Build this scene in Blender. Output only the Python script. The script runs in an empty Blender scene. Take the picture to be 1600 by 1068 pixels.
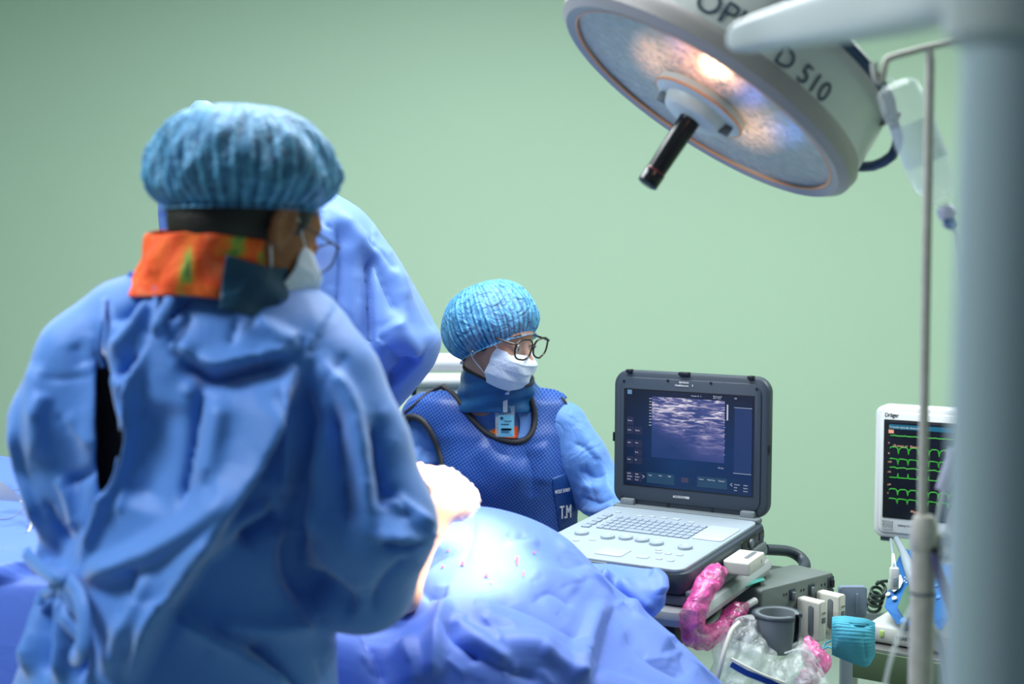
import bpy, bmesh, math, random
import numpy as np
from mathutils import Vector, Matrix

random.seed(7)
rng = np.random.default_rng(7)
scene = bpy.context.scene
COL = scene.collection
PI = math.pi

# ------------------------------------------------------------------ camera
F = 2222.0
PITCH = math.atan(164 / F)
CAMZ = 1.6
cam_data = bpy.data.cameras.new('camera')
cam = bpy.data.objects.new('camera', cam_data)
COL.objects.link(cam)
cam.location = (0, 0, CAMZ)
cam.rotation_euler = (PI / 2 - PITCH, 0, 0)
cam_data.sensor_width = 36
cam_data.lens = 36 * F / 1600
cam_data.clip_start = 0.05
cam_data.dof.use_dof = True
cam_data.dof.focus_distance = 3.2
cam_data.dof.aperture_fstop = 2.6
scene.camera = cam

# ------------------------------------------------------------------ world, light, exposure
scene.view_settings.view_transform = 'Standard'
scene.view_settings.look = 'None'
scene.view_settings.gamma = 1
scene.view_settings.use_curve_mapping = False
scene.view_settings.exposure = 0.0
world = bpy.data.worlds.new('world')
scene.world = world
world.use_nodes = True
world.node_tree.nodes['Background'].inputs[0].default_value = (0.62, 0.80, 1.0, 1)
world.node_tree.nodes['Background'].inputs[1].default_value = 0.15
scene.cycles.use_denoising = True
scene.cycles.max_bounces = 8
scene.cycles.transparent_max_bounces = 16
scene.cycles.caustics_reflective = False
scene.cycles.caustics_refractive = False


def area_light(name, loc, target, size, energy, color, size_y=None):
    d = bpy.data.lights.new(name, 'AREA')
    d.energy = energy
    d.color = color
    d.size = size
    if size_y:
        d.shape = 'RECTANGLE'
        d.size_y = size_y
    o = bpy.data.objects.new(name, d)
    COL.objects.link(o)
    o.location = loc
    o.rotation_euler = (Vector(target) - Vector(loc)).to_track_quat('-Z', 'Y').to_euler()
    return o


area_light('ceiling_panel_light', (-0.1, 3.1, 2.94), (-0.1, 3.1, 0), 1.8, 132, (0.92, 0.97, 1.0), 1.8)
area_light('ceiling_panel_light', (2.3, 3.3, 2.94), (2.3, 3.3, 0), 1.2, 66, (0.95, 1.0, 0.97), 1.2)
area_light('ceiling_panel_light', (-1.7, 1.5, 2.94), (-1.7, 1.5, 0), 0.6, 62, (0.92, 0.97, 1.0), 0.6)


# ------------------------------------------------------------------ pixel helper (target frame 1600x1068)
def P(px, py, Y):
    u = (px - 800) / F
    v = (534 - py) / F
    s, c = math.sin(PITCH), math.cos(PITCH)
    d = Vector((u, c + v * s, -s + v * c))
    return Vector((0, 0, CAMZ)) + d * (Y / d.y)


def proj(V):
    V = np.asarray(V, float).reshape(-1, 3)
    s, c = math.sin(PITCH), math.cos(PITCH)
    x, y, z = V[:, 0], V[:, 1], V[:, 2] - CAMZ
    f = y * c - z * s
    u = y * s + z * c
    return np.stack([800 + F * x / f, 534 - F * u / f], 1)


def along(O, d, px):
    """length t so that O + t*d projects at column px"""
    O, d = Vector(O), Vector(d)
    s, c = math.sin(PITCH), math.cos(PITCH)
    k = (px - 800) / F
    # x = k*f ; f = y*c - (z-CAMZ)*s
    f0 = O.y * c - (O.z - CAMZ) * s
    fd = d.y * c - d.z * s
    return (k * f0 - O.x) / (d.x - k * fd)


def srgb(r, g, b):
    def l(v):
        v /= 255
        return v / 12.92 if v < 0.04045 else ((v + 0.055) / 1.055) ** 2.4
    return (l(r), l(g), l(b), 1)


# ------------------------------------------------------------------ materials
MATS = {}


def mat(name, color, rough=0.5, metal=0.0, spec=0.5, var=0.0, vscale=8, bump=0.0, bscale=200, alpha=1.0,
        trans=0.0, ior=1.45, emit=None, estr=0.0, sheen=0.0, coat=0.0, wr=0.0, wscale=14):
    """principled material with optional colour noise, fine bump and cloth wrinkles"""
    m = bpy.data.materials.new(name)
    m.use_nodes = True
    nt = m.node_tree
    b = nt.nodes['Principled BSDF']
    b.inputs['Base Color'].default_value = color
    b.inputs['Roughness'].default_value = rough
    b.inputs['Metallic'].default_value = metal
    b.inputs['Specular IOR Level'].default_value = spec
    b.inputs['Alpha'].default_value = alpha
    b.inputs['Transmission Weight'].default_value = trans
    b.inputs['IOR'].default_value = ior
    b.inputs['Sheen Weight'].default_value = sheen
    b.inputs['Coat Weight'].default_value = coat
    if emit:
        b.inputs['Emission Color'].default_value = emit
        b.inputs['Emission Strength'].default_value = estr
    tc = nt.nodes.new('ShaderNodeTexCoord')
    if var > 0:
        n = nt.nodes.new('ShaderNodeTexNoise')
        n.inputs['Scale'].default_value = vscale
        n.inputs['Detail'].default_value = 4
        nt.links.new(tc.outputs['Object'], n.inputs['Vector'])
        mx = nt.nodes.new('ShaderNodeMix')
        mx.data_type = 'RGBA'
        mx.inputs[6].default_value = tuple(max(0, c * (1 - var)) for c in color[:3]) + (1,)
        mx.inputs[7].default_value = tuple(min(1, c * (1 + var)) for c in color[:3]) + (1,)
        nt.links.new(n.outputs['Fac'], mx.inputs[0])
        nt.links.new(mx.outputs[2], b.inputs['Base Color'])
    last = None
    if wr > 0:
        n = nt.nodes.new('ShaderNodeTexNoise')
        n.noise_dimensions = '3D'
        n.inputs['Scale'].default_value = wscale
        n.inputs['Detail'].default_value = 3
        n.inputs['Distortion'].default_value = 1.2
        nt.links.new(tc.outputs['Object'], n.inputs['Vector'])
        ab = nt.nodes.new('ShaderNodeMath'); ab.operation = 'SUBTRACT'; ab.inputs[1].default_value = 0.5
        a2 = nt.nodes.new('ShaderNodeMath'); a2.operation = 'ABSOLUTE'
        nt.links.new(n.outputs['Fac'], ab.inputs[0]); nt.links.new(ab.outputs[0], a2.inputs[0])
        bp = nt.nodes.new('ShaderNodeBump')
        bp.inputs['Strength'].default_value = wr
        bp.inputs['Distance'].default_value = 0.03
        nt.links.new(a2.outputs[0], bp.inputs['Height'])
        last = bp
    if bump > 0:
        n = nt.nodes.new('ShaderNodeTexNoise')
        n.inputs['Scale'].default_value = bscale
        n.inputs['Detail'].default_value = 2
        nt.links.new(tc.outputs['Object'], n.inputs['Vector'])
        bp = nt.nodes.new('ShaderNodeBump')
        bp.inputs['Strength'].default_value = bump
        bp.inputs['Distance'].default_value = 0.002
        nt.links.new(n.outputs['Fac'], bp.inputs['Height'])
        if last:
            nt.links.new(last.outputs['Normal'], bp.inputs['Normal'])
        last = bp
    if last:
        nt.links.new(last.outputs['Normal'], b.inputs['Normal'])
    MATS[name] = m
    return m


def film_mat(name, tint, alpha, rough=0.12, wscale=30, strength=1.0):
    """thin crinkled plastic film"""
    m = mat(name, tint, rough, spec=0.8, wr=strength, wscale=wscale)
    nt = m.node_tree
    b = nt.nodes['Principled BSDF']
    tc = nt.nodes.new('ShaderNodeTexCoord')
    n = nt.nodes.new('ShaderNodeTexNoise')
    n.inputs['Scale'].default_value = wscale * 1.6
    n.inputs['Detail'].default_value = 5
    n.inputs['Distortion'].default_value = 1.5
    nt.links.new(tc.outputs['Object'], n.inputs['Vector'])
    r = nt.nodes.new('ShaderNodeMapRange')
    r.inputs[1].default_value = 0.35
    r.inputs[2].default_value = 0.7
    r.inputs[3].default_value = alpha * 0.5
    r.inputs[4].default_value = min(1, alpha * 1.9)
    nt.links.new(n.outputs['Fac'], r.inputs[0])
    nt.links.new(r.outputs[0], b.inputs['Alpha'])
    return m


GOWN = (0.105, 0.29, 0.76, 1)
M_gown = mat('gown_fabric', (0.060, 0.220, 0.66, 1), 0.55, spec=0.45, var=0.10, vscale=3, wr=0.12, wscale=7, bump=0.12, bscale=500, sheen=0.5)
M_drape = mat('drape_fabric', (0.088, 0.178, 0.60, 1), 0.5, spec=0.4, var=0.08, vscale=3, wr=0.10, wscale=8, bump=0.1, bscale=500, sheen=0.15)
M_carm_drape = mat('machine_drape_fabric', (0.085, 0.18, 0.47, 1), 0.55, spec=0.4, var=0.06, wr=0.10, wscale=6, bump=0.1, bscale=500, sheen=0.15)
M_sleeve = mat('sleeve_fabric', (0.095, 0.23, 0.58, 1), 0.55, spec=0.4, wr=0.3, wscale=12, bump=0.1, bscale=600, sheen=0.2)
M_skin_dark = mat('skin_brown', srgb(150, 98, 66), 0.5, spec=0.35, var=0.12, vscale=30, bump=0.1, bscale=300)
M_skin = mat('skin_tan', srgb(190, 140, 118), 0.5, spec=0.35, var=0.1, vscale=30, bump=0.1, bscale=300)
M_skin_pale = mat('skin_patient', srgb(225, 175, 140), 0.5, var=0.08, vscale=30)
M_hair = mat('black_hair', (0.012, 0.010, 0.009, 1), 0.55, bump=0.6, bscale=250)
M_black = mat('black_plastic', (0.010, 0.011, 0.013, 1), 0.35)
M_blackcloth = mat('black_cloth', (0.008, 0.009, 0.014, 1), 0.8, bump=0.2)
M_binding = mat('dark_binding', (0.018, 0.018, 0.024, 1), 0.6, bump=0.3, bscale=400)
M_white = mat('white_plastic', (0.60, 0.62, 0.63, 1), 0.4)
M_offwhite = mat('offwhite_plastic', (0.62, 0.64, 0.60, 1), 0.4, var=0.03)
M_chrome = mat('chrome', (0.75, 0.76, 0.78, 1), 0.15, metal=1)
M_steel = mat('brushed_steel', (0.45, 0.46, 0.44, 1), 0.35, metal=0.9)
M_dgrey = mat('slate_plastic', (0.034, 0.046, 0.062, 1), 0.42, bump=0.08, bscale=900)
M_mgrey = mat('mid_grey_plastic', (0.13, 0.155, 0.17, 1), 0.45, bump=0.05, bscale=900)
M_lgrey = mat('light_grey_plastic', (0.26, 0.315, 0.36, 1), 0.45, bump=0.05, bscale=700)
M_key = mat('key_plastic', (0.22, 0.27, 0.335, 1), 0.5)
M_tray = mat('cart_tray_plastic', (0.42, 0.45, 0.46, 1), 0.35)
M_panelgrey = mat('panel_grey_plastic', (0.125, 0.15, 0.145, 1), 0.5, bump=0.06, bscale=800)
M_collar = mat('collar_navy', (0.010, 0.095, 0.27, 1), 0.45, wr=0.15, wscale=10, bump=0.25, bscale=500)
M_mask = mat('mask_white', (0.72, 0.78, 0.90, 1), 0.7, bump=0.15, bscale=600, wr=0.25, wscale=20)
M_strap = mat('elastic_white', (0.75, 0.75, 0.78, 1), 0.7)
M_frame = mat('tortoise_frame', (0.02, 0.014, 0.010, 1), 0.25)
M_glassl = mat('lens_glass', (1, 1, 1, 1), 0.03, alpha=0.12, spec=0.8)
M_ink = mat('dark_blue_ink', srgb(45, 62, 84), 0.5)
M_inkw = mat('white_ink', (0.8, 0.8, 0.8, 1), 0.6)
M_inkk = mat('black_ink', (0.02, 0.02, 0.03, 1), 0.6)
M_navyhose = mat('navy_hose', (0.006, 0.035, 0.10, 1), 0.35)
M_teal = mat('teal_cloth', srgb(62, 150, 175), 0.7, bump=0.2, bscale=300)
M_tealg = mat('green_teal_cloth', srgb(60, 140, 130), 0.7, bump=0.2, bscale=300)
M_blueplastic = mat('blue_plastic', (0.012, 0.13, 0.40, 1), 0.35)
M_cream = mat('cream_plastic', (0.56, 0.56, 0.50, 1), 0.4)
M_lamp = mat('lamp_enamel', (0.62, 0.65, 0.62, 1), 0.35)
M_rim = mat('lamp_rim', (0.36, 0.33, 0.32, 1), 0.4)
M_copper = mat('amber_seal', (0.85, 0.36, 0.16, 1), 0.35)
M_column = mat('column_enamel', (0.36, 0.46, 0.52, 1), 0.4)
M_arm = mat('arm_enamel', (0.50, 0.55, 0.57, 1), 0.4)
M_pole = mat('worn_cream_paint', (0.52, 0.50, 0.45, 1), 0.45, var=0.25, vscale=45)
M_film = film_mat('clear_film', (0.85, 0.9, 0.92, 1), 0.26, wscale=18, strength=0.6)
M_filmbag = film_mat('clear_bag', (0.80, 0.86, 0.86, 1), 0.26, wscale=14, strength=0.8)
M_pink = film_mat('pink_film', (0.80, 0.10, 0.40, 1), 0.62, rough=0.2, wscale=16, strength=0.6)
M_bottle = mat('clear_bottle', (0.85, 0.92, 0.92, 1), 0.08, alpha=0.22, spec=0.8)
M_fluid = mat('clear_fluid', (0.9, 1, 0.97, 1), 0.05, alpha=0.18, spec=0.6)
M_tube = mat('clear_tube', (0.8, 0.86, 0.86, 1), 0.1, alpha=0.45)
M_lilac = mat('lilac_plastic', (0.52, 0.52, 0.68, 1), 0.3, alpha=0.85)
M_coil = mat('dark_green_cord', (0.012, 0.030, 0.022, 1), 0.4)
M_silver = mat('silver', (0.8, 0.8, 0.8, 1), 0.2, metal=1)


def wall_material():
    m = mat('green_wall_paint', srgb(170, 197, 173), 0.6, spec=0.3, var=0.025, vscale=1.2, bump=0.03, bscale=120)
    return m


M_wall = wall_material()
M_floor = mat('grey_green_vinyl_floor', srgb(150, 165, 155), 0.35, var=0.06, vscale=5)
M_ceil = mat('white_ceiling_paint', (0.75, 0.77, 0.76, 1), 0.8)


def printed_cloth():
    m = mat('orange_print_cloth', srgb(250, 100, 45), 0.75, bump=0.2, bscale=300, wr=0.3, wscale=18)
    nt = m.node_tree
    b = nt.nodes['Principled BSDF']
    tc = nt.nodes.new('ShaderNodeTexCoord')
    n = nt.nodes.new('ShaderNodeTexNoise')
    n.inputs['Scale'].default_value = 13
    n.inputs['Detail'].default_value = 2.5
    n.inputs['Distortion'].default_value = 0.8
    nt.links.new(tc.outputs['Object'], n.inputs['Vector'])
    cr = nt.nodes.new('ShaderNodeValToRGB')
    e = cr.color_ramp.elements
    e[0].position = 0.30; e[0].color = srgb(25, 95, 85)
    e[1].position = 0.72; e[1].color = srgb(250, 190, 120)
    for p, c in ((0.36, srgb(150, 180, 70)), (0.42, srgb(255, 120, 40)), (0.56, srgb(250, 84, 36)), (0.64, srgb(255, 130, 80))):
        q = cr.color_ramp.elements.new(p)
        q.color = c
    nt.links.new(n.outputs['Fac'], cr.inputs[0])
    nt.links.new(cr.outputs[0], b.inputs['Base Color'])
    return m


M_print = printed_cloth()


def cap_material(name, light, dark, alpha):
    """bouffant non-woven: pale crinkle lines over a see-through blue"""
    m = mat(name, light, 0.55, spec=0.5, bump=0.4, bscale=350, wr=0.6, wscale=22)
    nt = m.node_tree
    b = nt.nodes['Principled BSDF']
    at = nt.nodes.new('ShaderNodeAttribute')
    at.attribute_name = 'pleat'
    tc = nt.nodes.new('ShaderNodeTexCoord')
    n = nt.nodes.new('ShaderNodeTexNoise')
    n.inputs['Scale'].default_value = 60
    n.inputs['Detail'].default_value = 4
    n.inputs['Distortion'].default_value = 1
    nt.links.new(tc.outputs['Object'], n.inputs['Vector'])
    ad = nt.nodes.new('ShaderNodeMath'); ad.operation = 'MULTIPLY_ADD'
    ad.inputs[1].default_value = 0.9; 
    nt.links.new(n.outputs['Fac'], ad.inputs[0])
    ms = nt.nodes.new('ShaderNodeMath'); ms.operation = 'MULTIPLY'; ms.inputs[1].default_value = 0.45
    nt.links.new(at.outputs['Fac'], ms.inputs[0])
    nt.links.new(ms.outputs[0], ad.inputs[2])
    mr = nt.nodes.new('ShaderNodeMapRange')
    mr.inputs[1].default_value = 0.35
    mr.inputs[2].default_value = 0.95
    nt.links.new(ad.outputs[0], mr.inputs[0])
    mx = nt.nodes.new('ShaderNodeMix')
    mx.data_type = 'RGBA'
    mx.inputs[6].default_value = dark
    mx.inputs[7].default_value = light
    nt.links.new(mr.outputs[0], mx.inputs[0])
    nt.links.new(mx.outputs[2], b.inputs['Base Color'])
    m2 = nt.nodes.new('ShaderNodeMapRange')
    m2.inputs[3].default_value = alpha
    m2.inputs[4].default_value = 1.0
    nt.links.new(mr.outputs[0], m2.inputs[0])
    nt.links.new(m2.outputs[0], b.inputs['Alpha'])
    return m


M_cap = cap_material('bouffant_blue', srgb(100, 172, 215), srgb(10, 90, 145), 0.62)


def mesh_apron_material():
    """royal blue vinyl with a fine pale grid weave"""
    m = mat('apron_vinyl', (0.012, 0.055, 0.33, 1), 0.42, spec=0.5, wr=0.12, wscale=7)
    nt = m.node_tree
    b = nt.nodes['Principled BSDF']
    tc = nt.nodes.new('ShaderNodeTexCoord')
    mp = nt.nodes.new('ShaderNodeMapping')
    mp.inputs['Rotation'].default_value = (0, math.radians(35), 0)
    nt.links.new(tc.outputs['Object'], mp.inputs['Vector'])
    sp = nt.nodes.new('ShaderNodeSeparateXYZ')
    nt.links.new(mp.outputs[0], sp.inputs[0])
    outs = []
    for ax in (0, 2):
        w = nt.nodes.new('ShaderNodeMath'); w.operation = 'MULTIPLY'; w.inputs[1].default_value = 1 / 0.0072
        nt.links.new(sp.outputs[ax], w.inputs[0])
        fr = nt.nodes.new('ShaderNodeMath'); fr.operation = 'FRACT'
        nt.links.new(w.outputs[0], fr.inputs[0])
        g = nt.nodes.new('ShaderNodeMath'); g.operation = 'GREATER_THAN'; g.inputs[1].default_value = 0.80
        nt.links.new(fr.outputs[0], g.inputs[0])
        outs.append(g)
    mxx = nt.nodes.new('ShaderNodeMath'); mxx.operation = 'MAXIMUM'
    nt.links.new(outs[0].outputs[0], mxx.inputs[0]); nt.links.new(outs[1].outputs[0], mxx.inputs[1])
    mx = nt.nodes.new('ShaderNodeMix'); mx.data_type = 'RGBA'
    mx.inputs[6].default_value = (0.008, 0.038, 0.24, 1)
    mx.inputs[7].default_value = (0.052, 0.15, 0.45, 1)
    nt.links.new(mxx.outputs[0], mx.inputs[0])
    nt.links.new(mx.outputs[2], b.inputs['Base Color'])
    return m


M_apron = mesh_apron_material()


# ------------------------------------------------------------------ object helpers
def mk(name, verts, faces, m, parent=None, smooth=True, edges=()):
    """world-space verts -> ONE mesh object, parented without moving"""
    me = bpy.data.meshes.new(name)
    verts = np.asarray(verts, float).reshape(-1, 3)
    me.from_pydata([tuple(v) for v in verts] if len(verts) < 20000 else verts.tolist(), list(edges),
                   faces if isinstance(faces, list) else faces.tolist())
    if m:
        me.materials.append(m)
    if smooth:
        me.polygons.foreach_set('use_smooth', [True] * len(me.polygons))
    return link(name, me, parent)


def root_of(o):
    M = Matrix.Identity(4)
    chain = []
    while o is not None:
        chain.append(o)
        o = o.parent
    for q in reversed(chain):
        M = M @ q.matrix_basis
    return M


def link(name, me, parent=None, world_mesh=True):
    o = bpy.data.objects.new(name, me)
    COL.objects.link(o)
    if parent is not None:
        o.parent = parent
        if world_mesh:
            me.transform(root_of(parent).inverted())
    me.update()
    return o


def bake(o, sub=0, solid=0.0):
    """nothing destructive: modifiers stay on the object"""
    if solid:
        md = o.modifiers.new('thickness', 'SOLIDIFY')
        md.thickness = solid
        md.offset = 0
    if sub:
        md = o.modifiers.new('smooth', 'SUBSURF')
        md.levels = sub
        md.render_levels = sub
    return o


def thing(name, label, cat, loc=(0, 0, 0), group=None, M=None):
    o = bpy.data.objects.new(name, None)
    COL.objects.link(o)
    o.empty_display_size = 0.05
    if M is not None:
        o.matrix_basis = M
    else:
        o.location = loc
    o['label'] = label
    o['category'] = cat
    if group:
        o['group'] = group
    return o


def tag(o, label, cat, group=None):
    o['label'] = label
    o['category'] = cat
    if group:
        o['group'] = group
    return o


def structure(o):
    o['kind'] = 'structure'
    return o


class B:
    """collects shapes; all shapes go through matrix M to world space"""
    def __init__(self, M=None):
        self.v = []
        self.f = []
        self.M = M or Matrix.Identity(4)

    def add(self, vs, fs):
        n = len(self.v)
        self.v += [self.M @ Vector(v) for v in vs]
        self.f += [tuple(i + n for i in f) for f in fs]
        return self

    def box(self, c, s, bev=0.0, R=None, seg=2):
        """rounded box, centre c, size s"""
        bm = bmesh.new()
        bmesh.ops.create_cube(bm, size=1)
        bmesh.ops.scale(bm, vec=s, verts=bm.verts)
        if bev > 0:
            bmesh.ops.bevel(bm, geom=bm.edges[:], offset=min(bev, min(s) * 0.49), segments=seg, profile=0.5, affect='EDGES')
        T = Matrix.Translation(c) @ (R.to_4x4() if R else Matrix.Identity(4))
        bm.verts.index_update()
        self.add([T @ v.co for v in bm.verts], [[v.index for v in f.verts] for f in bm.faces])
        bm.free()
        return self

    def slab(self, c, w, h, t, r, bev=0.003, axis='z', seg=8):
        """rounded-corner slab: outline w x h with corner radius r, thickness t along axis, softened edges"""
        out = []
        for k, (sx, sy) in enumerate(((1, 1), (-1, 1), (-1, -1), (1, -1))):
            for i in range(seg + 1):
                a = (k + i / seg) * PI / 2
                out.append((sx * (w / 2 - r), sy * (h / 2 - r), math.cos(a), math.sin(a)))
        rings = []
        for (off, z) in ((-bev, -t / 2), (-bev * 0.3, -t / 2 + bev * 0.3), (0, -t / 2 + bev), (0, t / 2 - bev), (-bev * 0.3, t / 2 - bev * 0.3), (-bev, t / 2)):
            rings.append([(x + cx * (r + off), y + cy * (r + off), z) for (x, y, cx, cy) in out])
        n = len(out)
        vs = [p for ring in rings for p in ring]
        fs = []
        for j in range(len(rings) - 1):
            for i in range(n):
                fs.append((j * n + i, j * n + (i + 1) % n, (j + 1) * n + (i + 1) % n, (j + 1) * n + i))
        fs.append(tuple(reversed(range(n))))
        fs.append(tuple(range((len(rings) - 1) * n, len(rings) * n)))
        if axis == 'y':
            vs = [(x, -z, y) for x, y, z in vs]
        elif axis == 'x':
            vs = [(z, x, y) for x, y, z in vs]
        self.add([(x + c[0], y + c[1], z + c[2]) for x, y, z in vs], fs)
        return self

    def tube(self, pts, r, n=12, caps=True, closed=False, sm=0):
        pts = [Vector(p) for p in pts]
        if sm:
            pts = crom(pts, sm, closed)
        m = len(pts)
        rs = r if hasattr(r, '__len__') else [r] * m
        if len(rs) != m:
            rs = np.interp(np.linspace(0, 1, m), np.linspace(0, 1, len(rs)), rs)
        up = None
        vs, fs = [], []
        for i in range(m):
            if closed:
                t = (pts[(i + 1) % m] - pts[i - 1]).normalized()
            else:
                t = (pts[min(i + 1, m - 1)] - pts[max(i - 1, 0)]).normalized()
            if up is None:
                up = Vector((0, 0, 1)) if abs(t.z) < 0.9 else Vector((1, 0, 0))
            s = t.cross(up).normalized()
            up = s.cross(t).normalized()
            for k in range(n):
                a = 2 * PI * k / n
                vs.append(pts[i] + (s * math.cos(a) + up * math.sin(a)) * rs[i])
        for i in range(m if closed else m - 1):
            j = (i + 1) % m
            for k in range(n):
                fs.append((i * n + k, j * n + k, j * n + (k + 1) % n, i * n + (k + 1) % n))
        if caps and not closed:
            fs.append(tuple(range(n)))
            fs.append(tuple(reversed(range((m - 1) * n, m * n))))
        return self.add(vs, fs)

    def lathe(self, prof, n=48, o=(0, 0, 0), ax=None, a0=0, a1=2 * PI):
        """prof list of (r, h) about local z (or frame ax = 3x3)"""
        full = abs(a1 - a0 - 2 * PI) < 1e-6
        o = Vector(o)
        vs, fs = [], []
        cnt = n if full else n + 1
        for (r, h) in prof:
            for k in range(cnt):
                a = a0 + (a1 - a0) * k / n
                p = Vector((r * math.cos(a), r * math.sin(a), h))
                if ax is not None:
                    p = ax @ p
                vs.append(o + p)
        for j in range(len(prof) - 1):
            for k in range(n):
                k2 = (k + 1) % cnt
                fs.append((j * cnt + k, j * cnt + k2, (j + 1) * cnt + k2, (j + 1) * cnt + k))
        return self.add(vs, fs)

    def quad(self, a, b, c, d):
        return self.add([a, b, c, d], [(0, 1, 2, 3)])

    def build(self, name, m, parent=None, smooth=True, angle=40):
        o = mk(name, [tuple(v) for v in self.v], self.f, m, parent, smooth)
        if smooth and angle:
            sharp_by_angle(o.data, angle)
        return o


def sharp_by_angle(me, deg):
    bm = bmesh.new()
    bm.from_mesh(me)
    bmesh.ops.recalc_face_normals(bm, faces=bm.faces)
    lim = math.radians(deg)
    for e in bm.edges:
        if len(e.link_faces) == 2 and e.calc_face_angle(0) > lim:
            e.smooth = False
    bm.to_mesh(me)
    bm.free()


def crom(pts, k, closed=False):
    pts = [Vector(p) for p in pts]
    n = len(pts)
    out = []
    rngi = range(n) if closed else range(n - 1)
    for i in rngi:
        p0 = pts[(i - 1) % n] if closed or i > 0 else pts[0] * 2 - pts[1]
        p1, p2 = pts[i], pts[(i + 1) % n]
        p3 = pts[(i + 2) % n] if closed or i + 2 < n else pts[-1] * 2 - pts[-2]
        for j in range(k):
            t = j / k
            out.append(0.5 * ((2 * p1) + (p2 - p0) * t + (2 * p0 - 5 * p1 + 4 * p2 - p3) * t * t + (3 * p1 - p0 - 3 * p2 + p3) * t ** 3))
    if not closed:
        out.append(pts[-1])
    return out


def text_verts(s, size, extrude=0.0, align='LEFT'):
    cu = bpy.data.curves.new('t', 'FONT')
    cu.body = s
    cu.size = size
    cu.extrude = extrude
    cu.align_x = align
    cu.resolution_u = 3
    o = bpy.data.objects.new('t', cu)
    COL.objects.link(o)
    dg = bpy.context.evaluated_depsgraph_get()
    me = bpy.data.meshes.new_from_object(o.evaluated_get(dg))
    vs = [tuple(v.co) for v in me.vertices]
    fs = [tuple(p.vertices) for p in me.polygons]
    bpy.data.objects.remove(o)
    bpy.data.curves.remove(cu)
    bpy.data.meshes.remove(me)
    return vs, fs


def lettering(s, size, M, m, parent, name='lettering', align='LEFT', sx=1.0, bold=0.0):
    vs, fs = text_verts(s, size, 0.0003, align)
    if bold:
        vs2 = [(x + bold * size, y, z) for x, y, z in vs]
        n = len(vs)
        fs = fs + [tuple(i + n for i in f) for f in fs]
        vs = vs + vs2
    return mk(name, [tuple(M @ Vector((x * sx, y, z))) for x, y, z in vs], fs, m, parent, smooth=False)


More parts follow.
